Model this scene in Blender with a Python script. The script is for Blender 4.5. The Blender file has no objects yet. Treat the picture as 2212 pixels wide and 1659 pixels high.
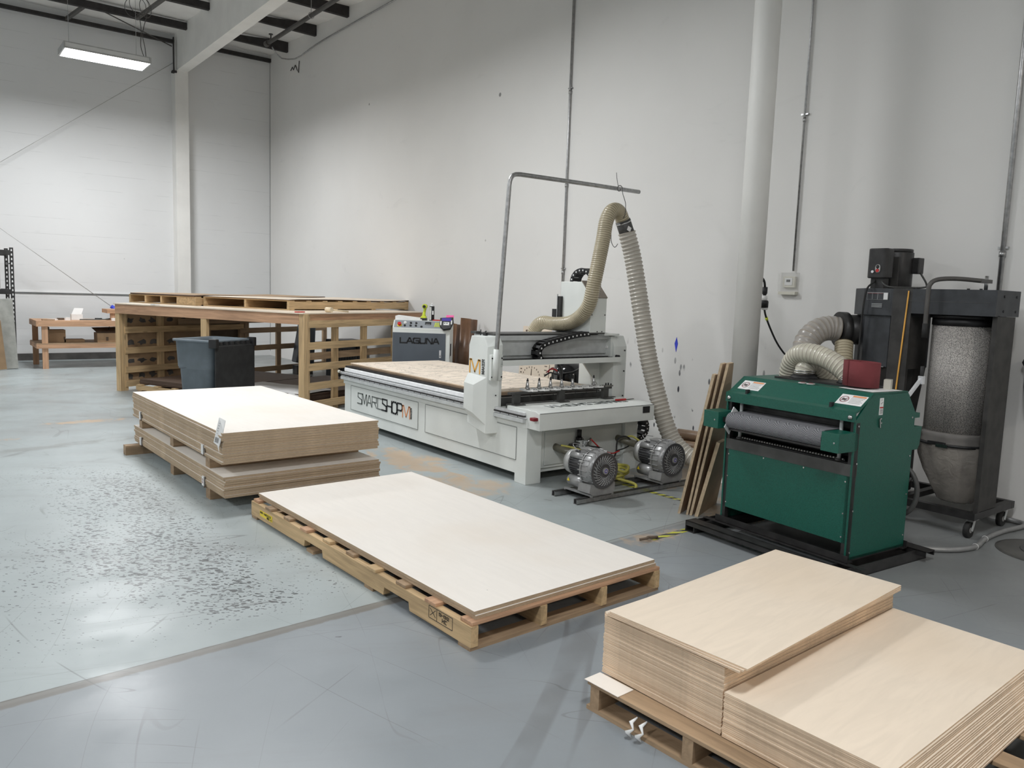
import bpy, bmesh, math, random
from mathutils import Vector, Matrix
random.seed(7)
S = bpy.context.scene
COL = S.collection
PI = math.pi

# ---------------------------------------------------------------- camera
CAM_H = 1.57
fpx, pitch, roll, yaw = 1695.8, math.radians(6.571), math.radians(1.938), math.radians(37.556)
fw = Vector((math.sin(yaw)*math.cos(pitch), math.cos(yaw)*math.cos(pitch), -math.sin(pitch)))
rt = Vector((math.cos(yaw), -math.sin(yaw), 0))
up = rt.cross(fw)
r2 = math.cos(roll)*rt + math.sin(roll)*up
u2 = -math.sin(roll)*rt + math.cos(roll)*up
cd = bpy.data.cameras.new('camera')
cam = bpy.data.objects.new('camera', cd)
COL.objects.link(cam)
cam.matrix_world = Matrix(((r2.x, u2.x, -fw.x, 0), (r2.y, u2.y, -fw.y, 0), (r2.z, u2.z, -fw.z, CAM_H), (0, 0, 0, 1)))
cd.sensor_fit = 'HORIZONTAL'; cd.sensor_width = 36.0
cd.lens = 36.0*fpx/2212.0
cd.clip_start = 0.05; cd.clip_end = 100
S.camera = cam

# ---------------------------------------------------------------- world, exposure
w = bpy.data.worlds.new('world'); S.world = w
w.use_nodes = True
w.node_tree.nodes['Background'].inputs[0].default_value = (0.8, 0.85, 0.9, 1)
w.node_tree.nodes['Background'].inputs[1].default_value = 0.05
S.view_settings.view_transform = 'Standard'
S.view_settings.look = 'None'
S.view_settings.gamma = 1
S.view_settings.use_curve_mapping = False
S.view_settings.exposure = -0.06
S.cycles.diffuse_bounces = 8
# high-bay lamps: (x, y, z, watts)
LAMPS = [(2.6, 14.1, 5.0, 210), (2.6, 7.3, 5.0, 160), (-4.0, 14.1, 5.0, 180), (-4.0, 7.3, 5.0, 200), (-4.0, 0.5, 5.0, 200), (0.9, 0.2, 5.0, 125), (3.0, -5.6, 5.0, 170)]  # the last is an unseen warm lamp, added to lift dark -Y faces
LAMP_SPREAD = math.radians(178)

# ---------------------------------------------------------------- materials
MATS = {}
class NT:
    def __init__(s, name, rough=0.5, metal=0.0, spec=0.5):
        m = bpy.data.materials.new(name); m.use_nodes = True
        s.m = m; s.t = m.node_tree; s.b = s.t.nodes['Principled BSDF']
        s.b.inputs['Roughness'].default_value = rough
        s.b.inputs['Metallic'].default_value = metal
        s.b.inputs['Specular IOR Level'].default_value = spec
        s.co = s.t.nodes.new('ShaderNodeTexCoord').outputs['Object']
    def put(s, inp, v):
        if hasattr(v, 'is_linked') or isinstance(v, bpy.types.NodeSocket): s.t.links.new(v, inp)
        else:
            try: inp.default_value = v
            except Exception: inp.default_value = (v[0], v[1], v[2], 1)
    def math(s, op, a, b=None, c=None, clamp=False):
        n = s.t.nodes.new('ShaderNodeMath'); n.operation = op; n.use_clamp = clamp
        s.put(n.inputs[0], a)
        if b is not None: s.put(n.inputs[1], b)
        if c is not None: s.put(n.inputs[2], c)
        return n.outputs[0]
    def mapv(s, scale=(1, 1, 1), loc=(0, 0, 0), rot=(0, 0, 0), src=None):
        n = s.t.nodes.new('ShaderNodeMapping')
        n.inputs['Scale'].default_value = scale; n.inputs['Location'].default_value = loc; n.inputs['Rotation'].default_value = rot
        s.put(n.inputs[0], src or s.co); return n.outputs[0]
    def xyz(s):
        n = s.t.nodes.new('ShaderNodeSeparateXYZ'); s.put(n.inputs[0], s.co); return n.outputs
    def noise(s, scale, detail=3, vec=None, dist=0.0, rough=0.5):
        n = s.t.nodes.new('ShaderNodeTexNoise'); n.inputs['Scale'].default_value = scale
        n.inputs['Detail'].default_value = detail; n.inputs['Distortion'].default_value = dist; n.inputs['Roughness'].default_value = rough
        s.put(n.inputs['Vector'], vec or s.co); return n.outputs[0]
    def voro(s, scale, vec=None, feature='F1', rnd=1.0):
        n = s.t.nodes.new('ShaderNodeTexVoronoi'); n.feature = feature; n.inputs['Scale'].default_value = scale
        n.inputs['Randomness'].default_value = rnd
        s.put(n.inputs['Vector'], vec or s.co); return n.outputs
    def ramp(s, v, lo, hi, a=0.0, b=1.0):
        n = s.t.nodes.new('ShaderNodeMapRange'); n.interpolation_type = 'SMOOTHSTEP'
        s.put(n.inputs[0], v); n.inputs[1].default_value = lo; n.inputs[2].default_value = hi
        n.inputs[3].default_value = a; n.inputs[4].default_value = b; return n.outputs[0]
    def mix(s, f, a, b):
        n = s.t.nodes.new('ShaderNodeMix'); n.data_type = 'RGBA'
        s.put(n.inputs[0], f); s.put(n.inputs[6], a); s.put(n.inputs[7], b); return n.outputs[2]
    def col(s, c): s.put(s.b.inputs['Base Color'], c)
    def bump(s, h, strength=0.2, dist=0.01):
        n = s.t.nodes.new('ShaderNodeBump'); n.inputs['Strength'].default_value = strength; n.inputs['Distance'].default_value = dist
        s.put(n.inputs['Height'], h); s.t.links.new(n.outputs[0], s.b.inputs['Normal'])

def sc(c, k): return (c[0]*k, c[1]*k, c[2]*k)
def simple(name, c, rough=0.5, metal=0.0, var=0.12, ns=8, spec=0.5, bump=0.0, bscale=200):
    if name in MATS: return MATS[name]
    n = NT(name, rough, metal, spec)
    f = n.noise(ns, 4)
    n.col(n.mix(n.ramp(f, 0.3, 0.7), sc(c, 1-var), sc(c, 1+var)))
    if bump: n.bump(n.noise(bscale, 2), bump, 0.002)
    MATS[name] = n.m
    return n.m
def wood(name, c, axis, dark=0.62, rough=0.65):
    n = NT(name, rough, 0, 0.3)
    scl = [14, 14, 14]; scl[axis] = 0.9
    v = n.mapv(tuple(scl))
    g = n.noise(2.2, 5, v, 0.6, 0.6)
    fine = n.noise(9, 3, v)
    knot = n.voro(1.6, n.mapv(tuple(0.9 if i == axis else 3.0 for i in range(3))))[0]
    a = n.mix(n.ramp(g, 0.35, 0.65), sc(c, dark), c)
    a = n.mix(n.ramp(fine, 0.3, 0.8, 0, 0.35), a, sc(c, 0.75))
    a = n.mix(n.ramp(knot, 0.04, 0.09, 0.85, 0), a, sc(c, 0.3))
    patch = n.noise(1.3, 2)
    a = n.mix(n.ramp(patch, 0.35, 0.7, 0, 0.4), a, sc(c, 1.25))
    n.col(a); n.bump(fine, 0.15, 0.002)
    MATS[name] = n.m; return n.m
for i, ax in enumerate('xyz'):
    wood('pine_'+ax, (0.62, 0.44, 0.245), i)
    wood('redpine_'+ax, (0.56, 0.34, 0.21), i)
    wood('greywood_'+ax, (0.38, 0.265, 0.165), i)
def plyface(name, c, streak=0.1):
    n = NT(name, 0.55, 0, 0.3)
    g = n.noise(3, 6, n.mapv((6, 0.8, 1)), 1.2, 0.6)
    a = n.mix(n.ramp(g, 0.35, 0.7), c, sc(c, 1-streak))
    b = n.noise(1.1, 3)
    a = n.mix(n.ramp(b, 0.45, 0.75, 0, 0.5), a, (c[0]*0.93, c[1]*0.88, c[2]*0.82))
    d = n.voro(2.3)[0]
    a = n.mix(n.ramp(d, 0.006, 0.012, 0.7, 0), a, sc(c, 0.35))
    n.col(a); MATS[name] = n.m; return n.m
plyface('birch_face', (0.83, 0.785, 0.73), 0.03)
plyface('maple_face', (0.78, 0.67, 0.545), 0.07)
plyface('brown_face', (0.23, 0.17, 0.14), 0.2)
def plyedge(name, c, freq, dark=0.45):
    n = NT(name, 0.8, 0, 0.2)
    x, y, z = n.xyz()
    s1 = n.math('SINE', n.math('MULTIPLY', z, freq))
    sp = n.noise(60, 3, n.mapv((1, 1, 6)))
    lg = n.noise(5, 4, n.mapv((1, 1, 40)))
    a = n.mix(n.ramp(s1, -0.6, 0.9, 0, 0.75), c, sc(c, dark))
    a = n.mix(n.ramp(sp, 0.35, 0.75, 0, 0.5), a, sc(c, 0.55))
    a = n.mix(n.ramp(lg, 0.5, 0.7, 0, 0.6), a, sc(c, 1.25))
    n.col(a); n.bump(sp, 0.2, 0.002); MATS[name] = n.m; return n.m
plyedge('thick_edge', (0.50, 0.38, 0.26), 1400, 0.6)
plyedge('thin_edge', (0.82, 0.62, 0.44), 2600, 0.45)
plyedge('brown_edge', (0.12, 0.08, 0.06), 1400)

def wallmat(name, c, rightwall=False):
    n = NT(name, 0.75, 0, 0.25)
    x, y, z = n.xyz()
    a = n.mix(n.ramp(n.noise(0.5, 4), 0.3, 0.7), sc(c, 0.97), sc(c, 1.03))
    sm = n.noise(1.6, 5, n.mapv((1, 1, 2.5)), 0.8, 0.65)
    a = n.mix(n.ramp(sm, 0.6, 0.78, 0, 0.22), a, sc(c, 0.72))
    dot = n.voro(0.9)[0]
    a = n.mix(n.ramp(dot, 0.018, 0.03, 0.7, 0), a, (0.08, 0.08, 0.08))
    if rightwall:
        reg = n.math('MULTIPLY', n.ramp(z, 1.25, 0.6), n.math('MULTIPLY', n.ramp(y, 8.0, 5.8), n.ramp(y, 2.8, 3.8)))
        sp = n.voro(11, n.mapv((1, 1, 0.4)))
        m = n.math('MULTIPLY', n.ramp(sp[0], 0.13, 0.18, 1, 0), n.ramp(n.noise(5, 2), 0.42, 0.5))
        a = n.mix(n.math('MULTIPLY', m, reg, clamp=True), a, (0.06, 0.06, 0.07))
    else:
        br = n.t.nodes.new('ShaderNodeTexBrick')
        br.inputs['Scale'].default_value = 1.0; br.inputs['Mortar Size'].default_value = 0.004
        br.inputs['Brick Width'].default_value = 12.0; br.inputs['Row Height'].default_value = 0.3
        c1 = n.t.nodes.new('ShaderNodeCombineXYZ'); n.put(c1.inputs[0], n.math('ADD', x, y)); n.put(c1.inputs[1], z)
        n.put(br.inputs['Vector'], c1.outputs[0])
        mk = n.math('MULTIPLY', br.outputs['Fac'], n.ramp(n.noise(2.5, 3), 0.45, 0.65, 0, 0.35))
        a = n.mix(mk, a, sc(c, 0.55))
    n.col(a); n.bump(n.noise(90, 3), 0.08, 0.003)
    MATS[name] = n.m; return n.m
wallmat('wall_right_paint', (0.73, 0.72, 0.70), True)
wallmat('wall_paint', (0.73, 0.735, 0.735))

def floormat():
    n = NT('painted_concrete', 0.34, 0, 0.5)
    x, y, z = n.xyz()
    base = (0.335, 0.375, 0.38); near = (0.235, 0.258, 0.275); dusty_shade = (0.22, 0.22, 0.21)
    a = n.mix(n.ramp(n.noise(0.8, 4), 0.35, 0.7), base, sc(base, 1.12))
    line = n.math('SUBTRACT', y, n.math('ADD', 3.27, n.math('MULTIPLY', x, 0.06)))   # control joint between the slabs
    a = n.mix(n.ramp(line, 0.01, -0.01), a, n.mix(n.ramp(n.noise(0.7, 4), 0.3, 0.7), near, sc(near, 1.15)))
    a = n.mix(n.ramp(n.math('ADD', x, n.math('MULTIPLY', n.noise(1.2, 3), 1.0)), 3.9, 5.2, 0, 0.6), a, dusty_shade)  # dust plus shade by the sander and collector, painted darker toward the right
    jl = n.math('ABSOLUTE', n.math('ADD', line, n.math('MULTIPLY', n.math('SUBTRACT', n.noise(14, 3), 0.5), 0.03)))
    a = n.mix(n.math('MULTIPLY', n.ramp(jl, 0.022, 0.04, 0.8, 0), n.ramp(x, 2.2, 3.4, 1, 0.35)), a, (0.17, 0.155, 0.135))
    a = n.mix(n.ramp(n.math('ABSOLUTE', n.math('ADD', line, -0.03)), 0.002, 0.005, 0.7, 0), a, (0.10, 0.09, 0.08))
    l2 = n.math('ABSOLUTE', n.math('SUBTRACT', y, n.math('ADD', 8.15, n.math('MULTIPLY', x, 0.2))))
    a = n.mix(n.math('MULTIPLY', n.ramp(l2, 0.03, 0.16, 0.55, 0), n.ramp(n.noise(5, 4), 0.35, 0.6)), a, (0.19, 0.19, 0.18))
    far = n.ramp(n.noise(0.9, 4), 0.45, 0.62)
    a = n.mix(n.math('MULTIPLY', n.ramp(y, 8.3, 9.5), n.math('MULTIPLY', far, 0.35)), a, (0.24, 0.24, 0.235))
    # paint chips
    zone = n.math('MULTIPLY', n.ramp(y, 3.38, 3.75), n.ramp(y, 8.2, 6.4))
    dens = n.ramp(n.noise(1.1, 3, n.mapv((1.6, 0.8, 1), (3.1, 1.2, 0))), 0.30, 0.60)
    zx = n.math('MULTIPLY', n.ramp(x, 2.6, 1.7), n.ramp(x, -1.5, -0.3))
    band = n.ramp(n.math('ABSOLUTE', n.math('SUBTRACT', x, n.math('ADD', 1.05, n.math('MULTIPLY', n.math('SUBTRACT', y, 4.5), 0.02)))), 0.15, 0.8, 0.85, 0.42)
    mask = n.math('MULTIPLY', n.math('MULTIPLY', zone, zx), n.math('MULTIPLY', band, n.math('ADD', dens, 0.25)))
    warp = n.t.nodes.new('ShaderNodeVectorMath'); warp.operation = 'ADD'; n.put(warp.inputs[0], n.co)
    nz = n.t.nodes.new('ShaderNodeTexNoise'); nz.inputs['Scale'].default_value = 30; n.put(nz.inputs[0], n.co)
    sv = n.t.nodes.new('ShaderNodeVectorMath'); sv.operation = 'SCALE'; n.put(sv.inputs[0], nz.outputs[1]); sv.inputs['Scale'].default_value = 0.025
    n.put(warp.inputs[1], sv.outputs[0])
    v = n.mapv((0.5, 1, 1), src=n.mapv(rot=(0, 0, 0.655), src=warp.outputs[0]))
    for scl, th in ((20, 0.15), (34, 0.19), (60, 0.22)):
        vo = n.voro(scl, v)
        chip = n.ramp(n.math('SUBTRACT', vo[0], n.math('MULTIPLY', mask, th*1.7)), -0.02, 0.01, 1, 0)
        sel = n.ramp(n.noise(scl*0.5, 1), 0.44, 0.48)
        a = n.mix(n.math('MULTIPLY', n.math('MULTIPLY', chip, sel), 0.8), a, (0.06, 0.065, 0.067))
    sparse = n.voro(3.3, v)
    a = n.mix(n.ramp(sparse[0], 0.022, 0.034, 0.8, 0), a, (0.07, 0.07, 0.07))
    # long straight scuffs and scratches
    for (th, sx, sy, sd, k) in ((0.2, 0.10, 1.5, 1.0, 0.5), (1.3, 0.12, 1.2, 5.0, 0.45), (2.5, 0.10, 1.7, 9.0, 0.45), (0.62, 0.22, 2.6, 3.0, 0.55), (1.9, 0.3, 2.0, 7.0, 0.35)):
        mv = n.mapv((sx, sy, 1), (sd, sd, 0), src=n.mapv(rot=(0, 0, th)))
        rdg = n.math('ABSOLUTE', n.math('SUBTRACT', n.noise(1.5, 1, mv), 0.5))
        brk = n.ramp(n.noise(1.3, 3, n.mapv((1, 1, 1), (sd, 0, 0))), 0.48, 0.6)
        a = n.mix(n.math('MULTIPLY', n.ramp(rdg, 0.0008, 0.003, 1, 0), n.math('MULTIPLY', brk, k)), a, (0.12, 0.12, 0.12))
    grime = n.noise(2.2, 6, n.mapv((0.25, 1.3, 1), src=n.mapv(rot=(0, 0, 0.5))), 0.5, 0.7)
    a = n.mix(n.ramp(grime, 0.52, 0.75, 0, 0.30), a, (0.20, 0.20, 0.20))
    # sawdust
    for (cx, cy, rx, ry, k) in ((1.5, 9.7, 0.45, 0.12, 0.8), (0.5, 8.9, 0.35, 0.1, 0.7), (3.62, 6.2, 0.28, 0.8, 0.75), (3.55, 5.2, 0.35, 0.5, 0.6), (4.9, 3.55, 0.4, 0.4, 0.6), (3.85, 3.42, 0.3, 0.12, 0.6), (5.5, 4.5, 0.7, 0.6, 0.45)):
        dx = n.math('DIVIDE', n.math('SUBTRACT', x, cx), rx); dy = n.math('DIVIDE', n.math('SUBTRACT', y, cy), ry)
        d = n.math('ADD', n.math('MULTIPLY', dx, dx), n.math('MULTIPLY', dy, dy))
        d = n.math('ADD', d, n.math('MULTIPLY', n.math('SUBTRACT', n.noise(6, 7, n.mapv((1, 0.6, 1)), 0.8, 0.65), 0.5), 4.5))
        a = n.mix(n.ramp(d, 0.1, 0.95, k, 0), a, (0.52, 0.36, 0.22))
    n.col(a)
    n.put(n.b.inputs['Roughness'], n.ramp(n.noise(2.5, 5), 0.3, 0.7, 0.30, 0.46))
    n.bump(n.noise(40, 4), 0.05, 0.004)
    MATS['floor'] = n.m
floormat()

simple('white_paint', (0.78, 0.77, 0.74), 0.55, var=0.04, ns=2)
simple('ceiling_white', (0.80, 0.79, 0.77), 0.8, var=0.08, ns=1.2)
simple('joist_dark', (0.025, 0.022, 0.022), 0.7, var=0.3)
simple('base_dark', (0.09, 0.085, 0.08), 0.8, var=0.3, ns=4)
simple('galv', (0.42, 0.42, 0.42), 0.38, 1.0, var=0.15, ns=30)
simple('pipe_dark', (0.10, 0.095, 0.09), 0.5, 0.3)
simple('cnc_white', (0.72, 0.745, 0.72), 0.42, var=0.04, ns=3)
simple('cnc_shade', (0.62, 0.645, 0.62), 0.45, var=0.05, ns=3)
simple('seam_grey', (0.16, 0.17, 0.17), 0.6)
simple('alu', (0.72, 0.73, 0.75), 0.38, 0.45, var=0.08, ns=25)
simple('alu_grey', (0.56, 0.58, 0.58), 0.45, 0.15, var=0.08, ns=12)
simple('steel', (0.5, 0.5, 0.5), 0.25, 1.0, var=0.1, ns=30)
simple('black', (0.012, 0.012, 0.013), 0.5, var=0.3)
simple('black_gloss', (0.01, 0.01, 0.011), 0.12, var=0.3)
simple('black_metal', (0.022, 0.021, 0.021), 0.42, var=0.35, ns=12)
simple('bar_dark', (0.07, 0.07, 0.068), 0.5, 0.2, var=0.2)
simple('rubber', (0.018, 0.018, 0.018), 0.75, var=0.3)
simple('collector', (0.034, 0.037, 0.042), 0.5, var=0.25, ns=10)
simple('collector_side', (0.035, 0.033, 0.031), 0.6, var=0.3, ns=10)
simple('cab_grey', (0.085, 0.10, 0.12), 0.5, var=0.08, ns=3)
simple('panel_grey', (0.26, 0.28, 0.30), 0.5, var=0.05)
simple('ink_black', (0.01, 0.011, 0.013), 0.45, var=0.1)
simple('ink_grey', (0.10, 0.115, 0.11), 0.5, var=0.1)
simple('ink_pale', (0.30, 0.31, 0.31), 0.5, var=0.1)
simple('orange', (0.75, 0.30, 0.12), 0.5, var=0.08)
simple('amber', (0.80, 0.42, 0.08), 0.45, var=0.1)
simple('yellow', (0.80, 0.62, 0.04), 0.5, var=0.1)
simple('lime', (0.62, 0.72, 0.05), 0.45, var=0.1)
simple('hose_yellow', (0.50, 0.46, 0.10), 0.4, var=0.1)
simple('red', (0.50, 0.02, 0.02), 0.4, var=0.15)
simple('dark_red', (0.20, 0.012, 0.02), 0.4, var=0.15)
simple('pink', (0.9, 0.12, 0.38), 0.5, var=0.05)
simple('white_plastic', (0.75, 0.75, 0.74), 0.4, var=0.04)
simple('paper', (0.78, 0.78, 0.77), 0.7, var=0.04)
simple('cream', (0.62, 0.60, 0.52), 0.45, var=0.05)
simple('blue', (0.03, 0.05, 0.55), 0.4, var=0.15)
simple('lcd', (0.08, 0.06, 0.35), 0.2, var=0.1)
simple('bin_blue', (0.15, 0.18, 0.205), 0.5, var=0.12, ns=5)
simple('card', (0.36, 0.24, 0.14), 0.8, var=0.12, ns=6)
simple('card_dark', (0.12, 0.085, 0.06), 0.8, var=0.2, ns=6)
simple('kraft', (0.38, 0.25, 0.16), 0.35, var=0.2, ns=7)
simple('brown_lam', (0.15, 0.08, 0.045), 0.35, var=0.25, ns=5)
simple('sandbelt', (0.185, 0.035, 0.04), 0.85, var=0.1, bump=0.6, bscale=900)
simple('beltback', (0.42, 0.26, 0.24), 0.8, var=0.1)
simple('pump_grey', (0.30, 0.30, 0.30), 0.36, 0.35, var=0.12, ns=12)
simple('pump_dark', (0.10, 0.10, 0.105), 0.4, 0.4, var=0.15, ns=12)
simple('pump_light', (0.45, 0.45, 0.44), 0.4, 0.3, var=0.1)
simple('tube_smoke', (0.17, 0.16, 0.12), 0.3, var=0.15)
simple('shrinkwrap', (0.40, 0.40, 0.37), 0.3, var=0.12, ns=9, bump=0.7, bscale=25)
simple('disc_dark', (0.08, 0.078, 0.072), 0.5, var=0.2, ns=5)
simple('handle_wood', (0.72, 0.60, 0.42), 0.5, var=0.08)
simple('fan_brown', (0.33, 0.29, 0.25), 0.45, 0.4, var=0.1)
simple('net_grey', (0.16, 0.15, 0.14), 0.6)
# green hammertone
n = NT('hammer_green', 0.38, 0.0, 0.5)
g = n.voro(230)[0]
n.col(n.mix(n.ramp(g, 0.2, 0.8), (0.006, 0.105, 0.072), (0.003, 0.075, 0.052)))
n.bump(g, 0.25, 0.002); MATS['green'] = n.m
# conveyor belt with zigzag ribs
n = NT('belt', 0.6, 0, 0.4)
x, y, z = n.xyz()
zz = n.math('PINGPONG', n.math('MULTIPLY', y, 1.0), 0.035)
wv = n.math('SINE', n.math('MULTIPLY', n.math('ADD', z, n.math('MULTIPLY', zz, 0.45)), 700))
n.col(n.mix(n.ramp(wv, -0.2, 0.9), (0.22, 0.22, 0.235), (0.085, 0.085, 0.095)))
n.bump(wv, 0.5, 0.003); MATS['belt'] = n.m
# filter cartridge
n = NT('filter', 0.5, 0.3, 0.5)
x, y, z = n.xyz()
cv = n.t.nodes.new('ShaderNodeCombineXYZ'); n.put(cv.inputs[0], n.math('MULTIPLY', n.math('ARCTAN2', n.math('SUBTRACT', y, 0.28), n.math('SUBTRACT', x, 0.24)), 0.215)); n.put(cv.inputs[1], z)
g = n.voro(110, cv.outputs[0], rnd=0.3)[0]
n.col(n.mix(n.ramp(g, 0.25, 0.5), (0.10, 0.095, 0.09), (0.52, 0.49, 0.46)))
n.bump(g, 0.6, 0.004); MATS['filter'] = n.m
# plastic bag
n = NT('bag', 0.25, 0, 0.5)
n.col(n.mix(n.ramp(n.noise(6, 4), 0.3, 0.7), (0.34, 0.31, 0.28), (0.52, 0.48, 0.43)))
n.b.inputs['Transmission Weight'].default_value = 0.45
n.b.inputs['Alpha'].default_value = 0.9
n.bump(n.noise(14, 3, dist=1.5), 0.8, 0.01); MATS['bag'] = n.m
# thermostat cover
n = NT('clear_cover', 0.1, 0, 0.5)
n.col(n.mix(n.noise(5), (0.7, 0.7, 0.68), (0.75, 0.75, 0.73))); n.b.inputs['Alpha'].default_value = 0.18; MATS['clear'] = n.m
# hazard tape
n = NT('hazard', 0.5, 0, 0.4)
x, y, z = n.xyz()
st = n.math('FRACT', n.math('MULTIPLY', n.math('ADD', x, n.math('MULTIPLY', y, 2.2)), 6.0))
worn = n.ramp(n.noise(18, 4), 0.55, 0.7, 0, 0.8)
a = n.mix(n.ramp(st, 0.49, 0.51), (0.56, 0.56, 0.06), (0.05, 0.05, 0.05))
n.col(n.mix(worn, a, (0.30, 0.29, 0.27))); MATS['hazard'] = n.m
# spoilboard with cut marks
n = NT('spoilboard', 0.7, 0, 0.2)
x, y, z = n.xyz()
c = (0.80, 0.70, 0.59)
q = n.noise(3.2, 4, n.mapv((1, 1, 1), (2, 5, 0)), 1.5)
rd = n.math('ABSOLUTE', n.math('SUBTRACT', q, 0.5))
cut = n.math('MULTIPLY', n.ramp(rd, 0.004, 0.012, 1, 0), n.ramp(y, 4.3, 2.4))
a = n.mix(n.ramp(n.noise(4, 5, n.mapv((1, 4, 1))), 0.4, 0.65), c, sc(c, 0.85))
a = n.mix(n.math('MULTIPLY', cut, 0.7, clamp=True), a, sc(c, 0.35))
d2 = n.math('MULTIPLY', n.ramp(n.noise(9, 5, n.mapv((0.5, 3, 1))), 0.52, 0.62), n.ramp(y, 4.0, 1.2))
a = n.mix(n.math('MULTIPLY', d2, 0.55, clamp=True), a, sc(c, 0.5))
cx = n.math('SUBTRACT', x, 0.62)
for c0, r0 in ((2.9, 0.09), (1.9, 0.05)):
    cy = n.math('SUBTRACT', y, c0)
    rr = n.math('SQRT', n.math('ADD', n.math('MULTIPLY', cx, cx), n.math('MULTIPLY', cy, cy)))
    a = n.mix(n.ramp(n.math('ABSOLUTE', n.math('SUBTRACT', rr, r0)), 0.003, 0.006, 0.5, 0), a, sc(c, 0.4))
a = n.mix(n.ramp(n.math('ABSOLUTE', n.math('SUBTRACT', x, 0.66)), 0.001, 0.003, 0.5, 0), a, sc(c, 0.5))
n.col(a); MATS['spoilboard'] = n.m
# hose skins
def hosemat(name, c, trans):
    n = NT(name, 0.28, 0, 0.5)
    n.col(n.mix(n.ramp(n.noise(10, 3), 0.3, 0.7), c, sc(c, 0.85)))
    n.b.inputs['Transmission Weight'].default_value = trans
    MATS[name] = n.m
hosemat('hose_amber', (0.50, 0.44, 0.31), 0.05)
hosemat('hose_pale', (0.56, 0.53, 0.47), 0.05)
hosemat('hose_cream', (0.60, 0.57, 0.47), 0.05)
hosemat('hose_clear', (0.42, 0.39, 0.36), 0.1)
simple('hose_rib', (0.17, 0.13, 0.07), 0.4)
simple('hose_rib_pale', (0.33, 0.29, 0.24), 0.4)
# glowing lamp lens
n = NT('lens_glow', 0.5)
n.col((0.9, 0.9, 0.9, 1))
n.put(n.b.inputs['Emission Color'], n.mix(n.noise(4), (0.96, 0.98, 1.0), (1.0, 1.0, 1.0)))
n.b.inputs['Emission Strength'].default_value = 6.0
MATS['lens_glow'] = n.m

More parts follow.
